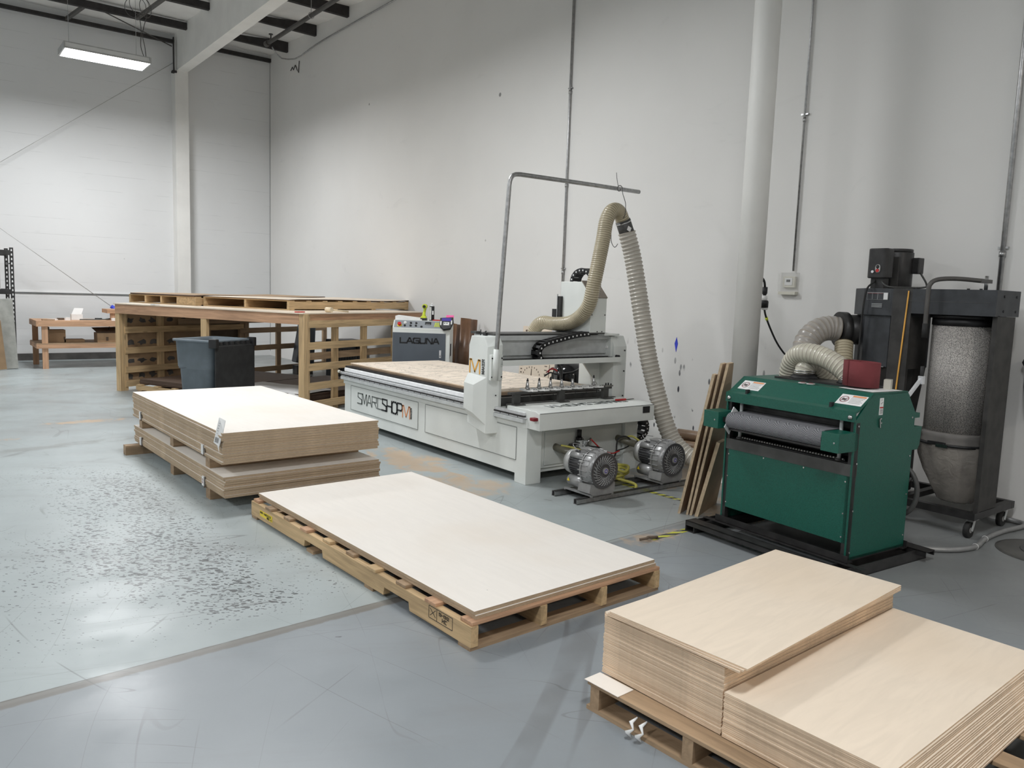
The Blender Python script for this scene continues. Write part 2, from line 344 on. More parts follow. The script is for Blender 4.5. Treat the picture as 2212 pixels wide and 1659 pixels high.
# ---------------------------------------------------------------- mesh builder
class MB:
    def __init__(s): s.v = []; s.f = []; s.mi = []; s.mats = []; s.sm = []
    def _m(s, m):
        if m not in s.mats: s.mats.append(m)
        return s.mats.index(m)
    def add(s, vs, fs, m, smooth=False):
        b = len(s.v); s.v += [tuple(p) for p in vs]; k = s._m(m)
        for f in fs: s.f.append([b+i for i in f]); s.mi.append(k); s.sm.append(smooth)
        return s
    def box(s, x0, x1, y0, y1, z0, z1, m, M=None, bev=0.0):
        if bev > 0:
            c = ((x0+x1)/2, (y0+y1)/2)
            b = bev
            pts = [(x0+b, y0), (x1-b, y0), (x1, y0+b), (x1, y1-b), (x1-b, y1), (x0+b, y1), (x0, y1-b), (x0, y0+b)]
            return s.prism(pts, z0, z1, m, M)
        vs = [(x, y, z) for z in (z0, z1) for y in (y0, y1) for x in (x0, x1)]
        if M is not None: vs = [tuple(M @ Vector(p)) for p in vs]
        return s.add(vs, [(0, 2, 3, 1), (4, 5, 7, 6), (0, 1, 5, 4), (2, 6, 7, 3), (0, 4, 6, 2), (1, 3, 7, 5)], m)
    def prism(s, pts, z0, z1, m, M=None):
        """polygon pts in xy, extruded in z"""
        k = len(pts)
        vs = [(p[0], p[1], z0) for p in pts]+[(p[0], p[1], z1) for p in pts]
        if M is not None: vs = [tuple(M @ Vector(p)) for p in vs]
        fs = [tuple(range(k))[::-1], tuple(range(k, 2*k))]+[(i, (i+1) % k, k+(i+1) % k, k+i) for i in range(k)]
        return s.add(vs, fs, m)
    def prism_y(s, pts, y0, y1, m):
        """polygon pts in xz, extruded in y"""
        k = len(pts)
        vs = [(p[0], y0, p[1]) for p in pts]+[(p[0], y1, p[1]) for p in pts]
        return s.add(vs, [tuple(range(k)), tuple(range(k, 2*k))[::-1]]+[(i, k+i, k+(i+1) % k, (i+1) % k) for i in range(k)], m)
    def prism_x(s, pts, x0, x1, m):
        """polygon pts in yz, extruded in x"""
        k = len(pts)
        vs = [(x0, p[0], p[1]) for p in pts]+[(x1, p[0], p[1]) for p in pts]
        return s.add(vs, [tuple(range(k))[::-1], tuple(range(k, 2*k))]+[(i, (i+1) % k, k+(i+1) % k, k+i) for i in range(k)], m)
    def bar(s, p, q, w, h, m, upv=(0, 0, 1)):
        p = Vector(p); q = Vector(q); d = (q-p).normalized(); u = Vector(upv)
        if abs(d.dot(u)) > 0.95: u = Vector((1, 0, 0))
        sd = d.cross(u).normalized(); u = sd.cross(d)
        vs = []
        for c in (p, q):
            for a, b in ((-1, -1), (1, -1), (1, 1), (-1, 1)): vs.append(tuple(c+sd*a*w/2+u*b*h/2))
        return s.add(vs, [(0, 3, 2, 1), (4, 5, 6, 7), (0, 1, 5, 4), (1, 2, 6, 5), (2, 3, 7, 6), (3, 0, 4, 7)], m)
    def tube(s, pts, r, m, seg=10, caps=True, radii=None, smooth=True, mfun=None):
        pts = [Vector(p) for p in pts]; n = len(pts)
        t0 = (pts[1]-pts[0]).normalized()
        u = Vector((0, 0, 1)) if abs(t0.z) < 0.9 else Vector((1, 0, 0))
        u = (u - t0*u.dot(t0)).normalized()
        b0 = len(s.v); k = s._m(m)
        for i, p in enumerate(pts):
            t = ((pts[min(i+1, n-1)]-pts[max(i-1, 0)])).normalized()
            u = (u - t*u.dot(t)).normalized(); v = t.cross(u)
            rr = radii[i] if radii else r
            for j in range(seg):
                a = 2*PI*j/seg
                s.v.append(tuple(p+u*math.cos(a)*rr+v*math.sin(a)*rr))
        for i in range(n-1):
            kk = s._m(mfun(i)) if mfun else k
            for j in range(seg):
                s.f.append([b0+i*seg+j, b0+i*seg+(j+1) % seg, b0+(i+1)*seg+(j+1) % seg, b0+(i+1)*seg+j]); s.mi.append(kk); s.sm.append(smooth)
        if caps:
            s.f.append([b0+j for j in range(seg)][::-1]); s.mi.append(k); s.sm.append(False)
            s.f.append([b0+(n-1)*seg+j for j in range(seg)]); s.mi.append(k); s.sm.append(False)
        return s
    def cyl(s, p, q, r, m, seg=20, r2=None, smooth=True):
        return s.tube([p, q], r, m, seg, True, [r, r if r2 is None else r2], smooth)
    def lathe(s, prof, c, axis, m, seg=28, smooth=True):
        """prof: (radius, offset) along axis from c"""
        ax = Vector(axis).normalized(); c = Vector(c)
        u = Vector((0, 0, 1)) if abs(ax.z) < 0.9 else Vector((1, 0, 0))
        u = (u-ax*u.dot(ax)).normalized(); v = ax.cross(u)
        b0 = len(s.v); k = s._m(m)
        for (r, o) in prof:
            for j in range(seg):
                a = 2*PI*j/seg; s.v.append(tuple(c+ax*o+(u*math.cos(a)+v*math.sin(a))*max(r, 1e-4)))
        for i in range(len(prof)-1):
            for j in range(seg):
                s.f.append([b0+i*seg+j, b0+i*seg+(j+1) % seg, b0+(i+1)*seg+(j+1) % seg, b0+(i+1)*seg+j]); s.mi.append(k); s.sm.append(smooth)
        s.f.append([b0+j for j in range(seg)][::-1]); s.mi.append(k); s.sm.append(False)
        s.f.append([b0+(len(prof)-1)*seg+j for j in range(seg)]); s.mi.append(k); s.sm.append(False)
        return s
    def build(s, name, parent=None, loc=(0, 0, 0), rotz=0.0, bevel=0.0):
        me = bpy.data.meshes.new(name)
        me.from_pydata(s.v, [], s.f)
        for m in s.mats: me.materials.append(MATS[m])
        me.polygons.foreach_set('material_index', s.mi)
        me.polygons.foreach_set('use_smooth', s.sm)
        me.update()
        bm = bmesh.new(); bm.from_mesh(me)
        bmesh.ops.recalc_face_normals(bm, faces=bm.faces)
        bm.to_mesh(me); bm.free()
        o = bpy.data.objects.new(name, me); COL.objects.link(o)
        o.location = loc; o.rotation_euler = (0, 0, rotz)
        if parent is not None: o.parent = parent
        if bevel > 0:
            b = o.modifiers.new('bevel', 'BEVEL'); b.width = bevel; b.segments = 2; b.limit_method = 'ANGLE'; b.angle_limit = math.radians(40)
        return o

def tag(o, label=None, cat=None, group=None, kind=None):
    if label: o['label'] = label
    if cat: o['category'] = cat
    if group: o['group'] = group
    if kind: o['kind'] = kind
    return o
def thing(name, label, cat, loc=(0, 0, 0), rotz=0.0, group=None):
    o = bpy.data.objects.new(name, None); COL.objects.link(o)
    o.empty_display_size = 0.1
    o.location = loc; o.rotation_euler = (0, 0, rotz)
    return tag(o, label, cat, group)
def copy_tree(o, parent=None):
    c = o.copy(); COL.objects.link(c)
    if parent is not None: c.parent = parent
    for ch in list(o.children): copy_tree(ch, c)
    return c
def struct(mb, name, **k): return tag(mb.build(name, **k), kind='structure')
def smooth_path(pts, step):
    """Catmull-Rom resampled at an even step"""
    P = [Vector(p) for p in pts]; P = [P[0]*2-P[1]]+P+[P[-1]*2-P[-2]]
    dense = []
    for i in range(1, len(P)-2):
        for k in range(24):
            t = k/24; a, b, c, d = P[i-1], P[i], P[i+1], P[i+2]
            dense.append(0.5*((2*b)+(c-a)*t+(2*a-5*b+4*c-d)*t*t+(3*b-a-3*c+d)*t**3))
    dense.append(P[-2])
    out = [dense[0]]; acc = 0.0
    for a, b in zip(dense, dense[1:]):
        L = (b-a).length
        while acc+L >= step:
            t = (step-acc)/L; a = a+(b-a)*t; out.append(a.copy()); L = (b-a).length; acc = 0.0
        acc += L
    return out
def hose_mesh(pts, r, pitch, skin, rib, seg=22, depth=0.09, rfun=None):
    path = smooth_path(pts, pitch/5)
    radii = []
    N = len(path)
    for i in range(N):
        rr = rfun(i/(N-1)) if rfun else r
        radii.append(rr*(1+depth*(1.0 if i % 5 in (0, 1) else (0.45 if i % 5 in (2, 4) else 0.0))))
    mb = MB(); mb.tube(path, r, skin, seg, True, radii, True, mfun=lambda i: rib if i % 5 == 0 else skin)
    return mb
GLY = {  # stroke letters, in a unit box
 'S': [[(1, 1), (.1, 1), (.1, .62), (.95, .42), (.95, 0), (0, 0)]],
 'Z': [[(0, 1), (1, 1), (0, 0), (1, 0)]],
 'M': [[(0, 0), (.0, 1), (.14, 1), (.5, .1), (.86, 1), (1, 1), (1, 0)]],
 'A': [[(0, 0), (.42, 1), (.58, 1), (1, 0)], [(.2, .32), (.8, .32)]],
 'R': [[(0, 0), (0, 1), (.95, 1), (.95, .5), (.1, .5)], [(.5, .5), (1, 0)]],
 'T': [[(0, 1), (1.1, 1)], [(.12, 1), (.12, 0), (.9, 0)]],
 'H': [[(0, 0), (0, 1)], [(1, 0), (1, 1)], [(0, .5), (1, .5)]],
 'O': [[(.2, 0), (0, .15), (0, .85), (.2, 1), (.8, 1), (1, .85), (1, .15), (.8, 0), (.2, 0)]],
 'P': [[(0, 0), (0, 1), (.8, 1), (1, .85), (1, .55), (.8, .4), (0, .4)]],
 'K': [[(0, 0), (0, 1)], [(1, 1), (.1, .5), (1, 0)]],
 'E': [[(1, 1), (0, 1), (0, 0), (1, 0)], [(0, .5), (.9, .5)]],
 'L': [[(0, 1), (0, 0), (1, 0)]],
 'G': [[(1, 1), (.15, 1), (0, .85), (0, .15), (.15, 0), (1, 0), (1, .5), (.5, .5)]],
 'U': [[(0, 1), (0, .15), (.15, 0), (.85, 0), (1, .15), (1, 1)]],
 'N': [[(0, 0), (0, 1), (.15, 1), (.85, 0), (1, 0), (1, 1)]],
 'V': [[(0, 1), (.5, 0), (1, 1)]],
 'D': [[(0, 0), (0, 1), (.8, 1), (1, .8), (1, .2), (.8, 0), (0, 0)]],
 'I': [[(.5, 0), (.5, 1)]], '-': [[(.1, .5), (.9, .5)]], '1': [[(.5, 0), (.5, 1), (.2, .8)]],
 '2': [[(0, .9), (.2, 1), (.9, 1), (1, .8), (0, 0), (1, 0)]], '3': [[(0, 1), (1, 1), (.5, .55), (1, .4), (1, 0), (0, 0)]],
 '0': [[(0, 0), (0, 1), (1, 1), (1, 0), (0, 0)]], 'W': [[(0, 1), (.25, 0), (.5, .8), (.75, 0), (1, 1)]],
 'Y': [[(0, 1), (.5, .5), (1, 1)], [(.5, .5), (.5, 0)]], 'F': [[(0, 0), (0, 1), (1, 1)], [(0, .5), (.8, .5)]],
 'C': [[(1, 1), (0, 1), (0, 0), (1, 0)]], ' ': [],
}
def letters(mb, text, org, ux, uy, w, h, gap, th, m, lift=0.0015, shear=0.0, mats=None):
    """flat strokes: org lower-left, ux/uy unit directions on the surface"""
    ux = Vector(ux); uy = Vector(uy); nn = ux.cross(uy).normalized(); org = Vector(org)
    x = 0.0
    for i, ch in enumerate(text):
        mm = mats[i] if mats else m
        for ln in GLY.get(ch, []):
            for a, b in zip(ln, ln[1:]):
                P = [org+ux*(x+q[0]*w+shear*q[1]*h)+uy*(q[1]*h)+nn*lift/2 for q in (a, b)]
                d = (P[1]-P[0]).normalized()*th*0.45
                mb.bar(P[0]-d, P[1]+d, th, lift, mm, upv=nn)
        x += (w if ch not in ' I1' else w*0.6)+gap
    return x

# ---------------------------------------------------------------- the room
RX, BY = 6.45, 17.4
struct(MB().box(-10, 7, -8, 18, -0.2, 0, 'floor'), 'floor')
struct(MB().box(RX, RX+0.25, -8, BY, 0, 6.75, 'wall_right_paint'), 'wall_right')
struct(MB().box(-10, RX+0.25, BY, BY+0.25, 0, 6.75, 'wall_paint'), 'wall_back')
struct(MB().box(-10.25, -10, -8, BY+0.25, 0, 6.75, 'wall_paint'), 'wall_left')
struct(MB().box(-10, RX+0.25, -8.25, -8, 0, 6.75, 'wall_paint'), 'wall_front')
struct(MB().box(-10.25, RX+0.25, -8.25, BY+0.25, 6.75, 6.95, 'ceiling_white'), 'ceiling')
struct(MB().box(-10, 4.40, BY-0.03, BY, 0, 0.13, 'base_dark').box(4.68, 5.9, BY-0.03, BY, 0, 0.13, 'base_dark'), 'baseboard_back')
struct(MB().box(4.41, 4.665, 17.12, BY, 0, 5.78, 'white_paint'), 'trim_1')          # pilaster column under the beam
# seam in the back wall
struct(MB().box(-10, 4.4, BY-0.012, BY, 1.262, 1.29, 'seam_grey').box(-10, 4.4, BY-0.02, BY, 1.29, 1.31, 'wall_paint'), 'trim_2')
struct(MB().box(RX-0.004, RX, 17.385, 17.4, 0.1, 6.4, 'seam_grey'), 'trim_3')
# big painted beam running towards the camera, deep box section
struct(MB().box(4.45, 4.66, -8, 17.25, 5.78, 6.55, 'white_paint'), 'trim_4')
struct(MB().box(4.385, 4.40, 17.1, 17.16, 5.75, 6.4, 'joist_dark').box(4.36, 4.44, 17.08, 17.2, 5.72, 5.76, 'joist_dark'), 'trim_5')
# purlins, both sides of the beam, with billowing insulation facing between
k = 6
for i in range(14):
    y = 17.33-i*1.42 if i else 17.33
    yy_ = [17.33, 16.4, 14.97, 13.555][i] if i < 4 else 13.555-1.42*(i-3)
    mb = MB()
    x0, x1 = 4.66, RX
    if i == 0: mb.box(x0, x1, 17.33, 17.4, 6.365, 6.44, 'joist_dark')
    else:
        pts = [(x0, 6.40), (x1-0.0, 6.37), (x1, 6.60)]
        for t in range(1, 10):
            xx = x1-(x1-x0)*t/10; pts.append((xx, 6.60-0.10*math.sin(min(1, t/7)*PI/2)))
        pts.append((x0, 6.50))
        mb.prism_y(pts, yy_-0.04, yy_+0.04, 'joist_dark')
    k += 1; struct(mb, 'trim_%d' % k)
    mb = MB()
    mb.box(-10, 4.45, yy_-0.045, yy_+0.045, 6.38 if i else 6.34, 6.50 if i else 6.40, 'joist_dark')
    k += 1; struct(mb, 'trim_%d' % k)
# insulation facing, a shallow sagging blanket over the purlins
mb = MB(); nx, ny = 40, 110; vs = []; fs = []
for j in range(ny+1):
    for i in range(nx+1):
        X = -10+16.45*i/nx; Y = 17.4-25.2*j/ny
        ph = (Y-13.555)/1.42
        sag = 0.05*math.sin(ph*PI)**2
        vs.append((X, Y, 6.52+0.04-sag+0.015*math.sin(X*1.7+Y)))
for j in range(ny):
    for i in range(nx):
        a = j*(nx+1)+i; fs.append((a, a+1, a+nx+2, a+nx+1))
mb.add(vs, fs, 'ceiling_white', True); k += 1; struct(mb, 'trim_%d' % k)
for (xa, ya, yb) in ((3.0, 17.3, 16.4), (4.0, 16.35, 14.97)):
    k += 1; struct(MB().bar((xa-0.45, ya, 6.37), (xa-0.3, yb, 6.40), 0.06, 0.05, 'pipe_dark'), 'trim_%d' % k)

# conduits on the walls
def conduit(name, y, z0, z1, r, label, x=RX-0.02, couplings=()):
    mb = MB(); mb.cyl((x, y, z0), (x, y, z1), r, 'galv', 12)
    for c in couplings:
        mb.cyl((x, y, c-0.02), (x, y, c+0.02), r*1.35, 'galv', 12); mb.box(x-0.004, RX-0.001, y-0.035, y+0.035, c+0.04, c+0.055, 'galv')
    tag(mb.build(name), label, 'conduit')
conduit('conduit', 7.41, 0.02, 6.5, 0.014, 'thin metal conduit on right wall dropping behind the white router', couplings=(1.85, 4.0, 2.9))
conduit('conduit', 4.206, 1.86, 6.5, 0.010, 'thin metal conduit running down to the thermostat box', couplings=(3.2,))
conduit('conduit', 2.477, 0.05, 6.5, 0.018, 'thick metal conduit on right wall behind the black dust collector', couplings=(1.98, 4.4, 0.45))
# floor-to-ceiling round pipe column
mb = MB(); mb.cyl((5.66, 4.11, 0), (5.66, 4.11, 6.55), 0.107, 'white_paint', 40)
mb.cyl((5.66, 4.11, 0), (5.66, 4.11, 0.012), 0.16, 'white_paint', 32)
tag(mb.build('pipe_column'), 'round white floor-to-ceiling steel column with black scuffs by the green sander', 'column')

# sprinkler pipe and hangers
mb = MB(); mb.cyl((5.69, 15.4, 6.19), (5.69, -7.9, 6.19), 0.038, 'pipe_dark', 14)
mb.cyl((5.69, 15.42, 6.19), (5.69, 15.55, 6.19), 0.055, 'pipe_dark', 14)
mb.cyl((5.69, 15.3, 6.19), (5.69, 15.3, 6.33), 0.012, 'pipe_dark', 8); mb.cyl((5.69, 15.3, 6.31), (5.69, 15.3, 6.325), 0.04, 'pipe_dark', 12)
t = thing('sprinkler_pipe', 'dark sprinkler pipe hung under the roof between beam and right wall', 'pipe')
mb.build('pipe', t)
for yh in (13.4, 10.4, 7.4):
    m2 = MB(); m2.cyl((5.69, yh, 6.23), (5.69, yh, 6.5), 0.006, 'galv', 6)
    m2.tube([(5.69+0.05*math.cos(a*PI/8), yh, 6.19+0.05*math.sin(a*PI/8)) for a in range(17)], 0.005, 'galv', 6)
    m2.build('hanger', t)
mb = MB(); mb.tube(smooth_path([(5.75, 15.4, 6.12), (5.95, 15.5, 5.98), (6.3, 15.55, 6.05), (6.41, 15.2, 6.16), (6.42, 14, 6.2), (6.42, 8, 6.2), (6.42, 0, 6.2)], 0.15), 0.014, 'galv', 8)
tag(mb.build('conduit'), 'long horizontal conduit along the top of the right wall', 'conduit')

# brace cables across the back wall and their fittings
for pts, nm, lb in (([(1.40-1.5, 17.1, 3.60-1.16), (4.382, 17.15, 5.91)], 'brace_cable', 'taut thin cable standing in for a blurred wall shadow, rising to the top of the white pilaster'),  # this tube also stands for a blurred shadow on the wall
                    ([(1.343-1.0, 16.9, 2.421+0.77), (3.12, 16.9, 1.056)], 'brace_cable', 'taut thin cable sloping down to the blue sleeve above the bench')):
    t = thing(nm, lb, 'cable')
    MB().tube(pts, 0.005, 'pump_light', 8).build('cable', t)
    if 'blue' in lb:
        MB().cyl((3.11, 16.9, 1.063), (3.27, 16.9, 0.94), 0.035, 'blue', 12, 0.05).build('sleeve', t)['label'] = 'blue plastic sleeve'
mb = MB().tube([(2.75, 16.5, 6.5), (4.34, 17.05, 6.2)], 0.011, 'pipe_dark', 8)
tag(mb.build('brace_cable'), 'dark diagonal brace rod under the roof meeting the beam end', 'cable')

# thermostat in its clear guard
t = thing('thermostat', 'cream wall thermostat inside a clear plastic guard box', 'thermostat', (RX, 4.24, 1.76))
MB().box(-0.045, 0, -0.09, 0.10, -0.085, 0.085, 'clear', bev=0).build('guard', t)['label'] = 'clear plastic guard'
MB().box(-0.03, -0.002, -0.062, 0.06, -0.05, 0.05, 'cream').box(-0.034, -0.03, -0.04, 0.04, -0.03, 0.035, 'white_plastic').build('body', t, bevel=0.003)
MB().box(-0.0365, -0.034, -0.018, 0.02, 0.0, 0.022, 'bar_dark').build('display', t)
MB().box(-0.05, 0, -0.085, 0.09, -0.115, -0.088, 'cream').build('guard_base', t)

# ---------------------------------------------------------------- lamps
def lamp(x, y, z, watts, label):
    t = thing('hanging_lamp', label, 'lamp', (x, y, z))
    L, W = 0.60, 0.28
    mb = MB()
    for s_ in (-1, 1):
        mb.add([(-L, s_*W, 0), (L, s_*W, 0), (L-0.01, s_*(W-0.05), 0.085), (-L+0.01, s_*(W-0.05), 0.085)], [(0, 1, 2, 3)], 'white_plastic')
        mb.box(-L, L, s_*W-0.006, s_*W+0.006, -0.012, 0.012, 'pump_light')
        mb.box(s_*L-0.01, s_*L+0.01, -W, W, -0.012, 0.085, 'pump_light')
    mb.box(-L, L, -W+0.05, W-0.05, 0.085, 0.10, 'pump_light')
    mb.build('housing', t)
    for i in range(6):
        yy = -W+0.07+i*(2*W-0.14)/5
        MB().cyl((-L+0.03, yy, 0.03), (L-0.03, yy, 0.03), 0.013, 'lens_glow', 10).build('tube', t)
    MB().box(-L+0.03, L-0.03, -W+0.065, W-0.065, 0.076, 0.081, 'lens_glow').build('reflector', t)
    for sx in (-0.5, 0.45):
        MB().cyl((sx, 0, 0.1), (sx, 0, 6.52-z), 0.003, 'galv', 6).build('hanging_wire', t)
    ld = bpy.data.lights.new('lamp_light', 'AREA'); ld.shape = 'RECTANGLE'; ld.size = 2*L-0.06; ld.size_y = 2*W-0.06
    ld.energy = watts; ld.spread = LAMP_SPREAD; ld.color = (1.0, 0.93, 0.84) if y < -3 else (0.97, 0.985, 1.0)
    lo = bpy.data.objects.new('lamp_light', ld); COL.objects.link(lo); lo.location = (0, 0, 0.0); lo.parent = t
    return t
LLAB = ['glowing rectangular high bay lamp hanging by the back wall']
t0 = None
for i, (x, y, z, wt) in enumerate(LAMPS):
    tl = lamp(x, y, z, wt, LLAB[0] if i == 0 else ['lit high bay lamp hanging above the white router', 'lit high bay lamp hanging in the far left of the hall', 'lit high bay lamp hanging over the left middle of the hall', 'lit high bay lamp hanging over the left front of the hall', 'dimmer high bay lamp hanging just behind the photographer', 'added warm fill lamp, out of view far behind the photographer'][i-1])
    if i == 0: t0 = tl
mb = MB()
for (cx, cz, rr, tw) in ((3.11, 5.93, 0.15, 0.1), (3.20, 5.90, 0.14, 0.7), (3.05, 5.88, 0.16, -0.5)):
    pts = [(cx+rr*math.cos(a*PI/12)*math.cos(tw), 14.1+rr*math.cos(a*PI/12)*math.sin(tw), cz+rr*math.sin(a*PI/12)) for a in range(25)]
    mb.tube(pts, 0.005, 'pipe_dark', 6)
mb.tube(smooth_path([(3.1, 14.1, 5.8), (3.13, 14.1, 5.55), (3.12, 14.1, 5.3), (3.18, 14.1, 5.1)], 0.05), 0.006, 'pipe_dark', 6)
mb.tube(smooth_path([(3.22, 14.1, 5.8), (3.15, 14.1, 5.5), (3.18, 14.1, 5.3), (3.2, 14.1, 5.1)], 0.05), 0.006, 'pipe_dark', 6)
tag(mb.build('cable_coil'), 'looped power cord hanging from the roof above the glowing lamp', 'cord')

# ---------------------------------------------------------------- plywood sheets, bundles and pallets
def sheet_mesh(L, W, T, face, edge):
    mb = MB()
    x, y = W/2, L/2
    v = [(-x, -y, 0), (x, -y, 0), (x, y, 0), (-x, y, 0), (-x, -y, T), (x, -y, T), (x, y, T), (-x, y, T)]
    mb.add(v, [(3, 2, 1, 0), (4, 5, 6, 7)], face)
    mb.add(v, [(0, 1, 5, 4), (1, 2, 6, 5), (2, 3, 7, 6), (3, 0, 4, 7)], edge)
    return mb
ORD = ['top', 'second', 'third', 'fourth', 'fifth', 'sixth', 'seventh', 'eighth', 'ninth', 'tenth', 'eleventh', 'twelfth', 'thirteenth', 'fourteenth', 'fifteenth', 'sixteenth', 'seventeenth', 'eighteenth', 'nineteenth', 'twentieth']
ORD += ['twenty-'+q for q in ORD[1:9]]; ORD.insert(20, 'twenty-first')
ORD += ['thirtieth']+['thirty-first']+['thirty-'+q for q in ORD[1:9]]+['fortieth']
def bundle(n, L, W, T, face, edge, cx, cy, z0, rot, name, label_top, label_mid, label_bot, group, jit=0.008, jr=0.003, cat='plywood sheet'):
    first = None; out = []
    for i in range(n):
        if first is None:
            o = sheet_mesh(L, W, T*0.94, face, edge).build(name); first = o
        else:
            o = first.copy(); COL.objects.link(o)
        o.location = (cx+random.uniform(-jit, jit), cy+random.uniform(-jit, jit), z0+i*T)
        o.rotation_euler = (0, 0, rot+random.uniform(-jr, jr))
        o['label'] = label_top if i == n-1 else (label_bot if i == 0 else ORD[n-1-i]+' '+label_mid)
        o['category'] = cat; o['group'] = group
        out.append(o)
    return out
# --- back stack: two bundles on bearers
RB = math.radians(1.5)
CX, CY = 2.26, 6.69
lo = bundle(8, 2.44, 1.22, 0.0185, 'birch_face', 'thick_edge', CX+0.005, CY-0.03, 0.087, RB, 'plywood_sheet',
       'topmost sheet of the lower bundle, under the bearer blocks of the back stack', 'plywood sheet from the top of the lower bundle in the back stack', 'lowest sheet of the lower bundle, resting on the floor bearers', 'sheets of the lower bundle')
hi = bundle(12, 2.44, 1.22, 0.0185, 'birch_face', 'thick_edge', CX, CY, 0.320, RB, 'plywood_sheet',
       'large pale top sheet of the upper bundle with a paper tag on its edge', 'plywood sheet from the top of the upper bundle in the back stack', 'lowest sheet of the upper bundle, resting on the upper bearers', 'sheets of the upper bundle')
hi[-1].location = (CX, CY, 0.320+11*0.0185); hi[-1].rotation_euler.z = RB
for lev, z0, z1 in ((0, 0, 0.0865), (1, 0.2355, 0.3195)):
    for j, dy in enumerate((-0.87, 0.03, 1.0)):
        x0 = -0.60 if not (lev == 0 and j == 2) else -0.74
        mb = MB().box(x0, 0.60, dy-0.045, dy+0.045, z0, z1, 'greywood_x')
        o = mb.build('bearer_block', loc=(CX, CY, 0), rotz=RB)
        tag(o, ['near', 'middle', 'far'][j]+(' floor bearer under the lower bundle of sheets' if lev == 0 else ' bearer between the two bundles of the back stack'), 'wood block', 'bearers of the back stack')
# protector tabs and the paper tag
for (dx, dy, z, lb) in ((-0.612, -0.82, 0.36, 'white edge protector tab low on the upper bundle, near corner'), (-0.612, 0.93, 0.36, 'white edge protector tab low on the upper bundle, far corner'),
                        (-0.612, -0.83, 0.125, 'white edge protector tab with a red mark on the lower bundle, near corner'), (-0.612, 0.93, 0.125, 'white edge protector tab on the lower bundle, far corner')):
    mb = MB().box(dx-0.012, dx-0.002, dy-0.025, dy+0.025, z-0.035, z+0.035, 'paper')
    mb.box(dx-0.012, dx+0.02, dy-0.025, dy-0.022, z-0.045, z+0.035, 'card_dark')
    if 'red' in lb: letters(mb, '2', (dx-0.012, dy+0.010, z-0.012), (0, -1, 0), (0, 0, 1), 0.016, 0.028, 0.003, 0.004, 'dark_red')
    o = mb.build('edge_protector', loc=(CX, CY, 0), rotz=RB); tag(o, lb, 'edge protector', 'edge protectors on the back stack')
t = thing('paper_tag', 'white paper tag with barcode taped on the upper bundle edge', 'paper tag', (CX, CY, 0), RB)
a_, b_ = Vector((-0.627, -1.13, 0.452)), Vector((-0.575, -1.115, 0.625))
mb = MB(); mb.add([(-0.632, -1.10, 0.46), (-0.628, -1.20, 0.445), (-0.60, -1.21, 0.56), (-0.575, -1.18, 0.622), (-0.60, -1.125, 0.64)], [(0, 1, 2, 3, 4)], 'paper')
mb.add([(-0.629, -1.10, 0.46), (-0.625, -1.20, 0.445), (-0.597, -1.21, 0.56), (-0.572, -1.18, 0.622), (-0.597, -1.125, 0.64)], [(0, 1, 2, 3, 4)], 'paper')
mb.add([(-0.627, -1.165, 0.445), (-0.627, -1.195, 0.447), (-0.627, -1.20, 0.40)], [(0, 1, 2)], 'paper')
for i in range(8):
    yq = -1.12-i*0.009
    mb.add([(-0.6315, yq, 0.468), (-0.6315, yq-0.004, 0.468), (-0.6245, yq-0.004, 0.503), (-0.6245, yq, 0.503)], [(0, 1, 2, 3)], 'ink_black')
for i in range(5):
    zq = 0.60-i*0.018; xq = -0.6315+(zq-0.46)*0.19
    mb.add([(xq-0.001, -1.13, zq), (xq-0.001, -1.165+0.004*i, zq), (xq-0.0002, -1.165+0.004*i, zq+0.004), (xq-0.0002, -1.13, zq+0.004)], [(0, 1, 2, 3)], 'ink_pale')
mb.build('paper', t)

# --- pallet builder: stringers along y (L), deck boards along x (W); z from 0
def pallet(name, label, L, W, H, loc, rotz, stringers, decks, bottoms, w='pine', notches=(), group=None, db=0.018, sw=0.04, dw=0.09, endx=0.0, skip=()):
    t = thing(name, label, 'pallet', loc, rotz, group)
    zb, zt = db, H-db
    for i in range(stringers):
        x = -W/2+sw/2+(W-sw)*i/(stringers-1)
        mb = MB()
        if notches:
            pts = [(-L/2, zb)]
            for (a, b) in notches: pts += [(a, zb), (a+0.01, zb+0.042), (b-0.01, zb+0.042), (b, zb)]
            pts += [(L/2, zb), (L/2, zt), (-L/2, zt)]
            mb.prism_x(pts, x-sw/2, x+sw/2, w+'_y')
        else: mb.box(x-sw/2, x+sw/2, -L/2, L/2, zb, zt, w+'_y')
        mb.build('stringer', t)
    for y in decks:
        rs = random.uniform(-0.012, 0.012)
        MB().box(-W/2+endx+rs, W/2-endx*0.3+rs*0.5, y-dw/2, y+dw/2, zt, H, random.choice(['pine_x', 'pine_x', 'redpine_x', 'greywood_x'] if w == 'pine' else [w+'_x'])).build('deck_board', t, bevel=0.003)
    for y in bottoms:
        MB().box(-W/2, W/2, y-dw/2, y+dw/2, 0, zb, 'greywood_x').build('bottom_board', t)
    return t
# --- centre pallet with two sheets
RP = math.radians(2.3)
PX, PY = 2.488, 3.968
pl = pallet('wooden_pallet', 'long notched pine pallet with yellow sticker under two pale sheets', 2.50, 1.27, 0.130, (PX-0.012, PY+0.0, 0), RP, 4,
            [-1.20, -0.93, -0.66, -0.39, -0.12, 0.15, 0.42, 0.69, 0.96, 1.19], [-1.2, -0.35, 0.35, 1.2], notches=((-0.75, -0.50), (0.18, 0.43)))
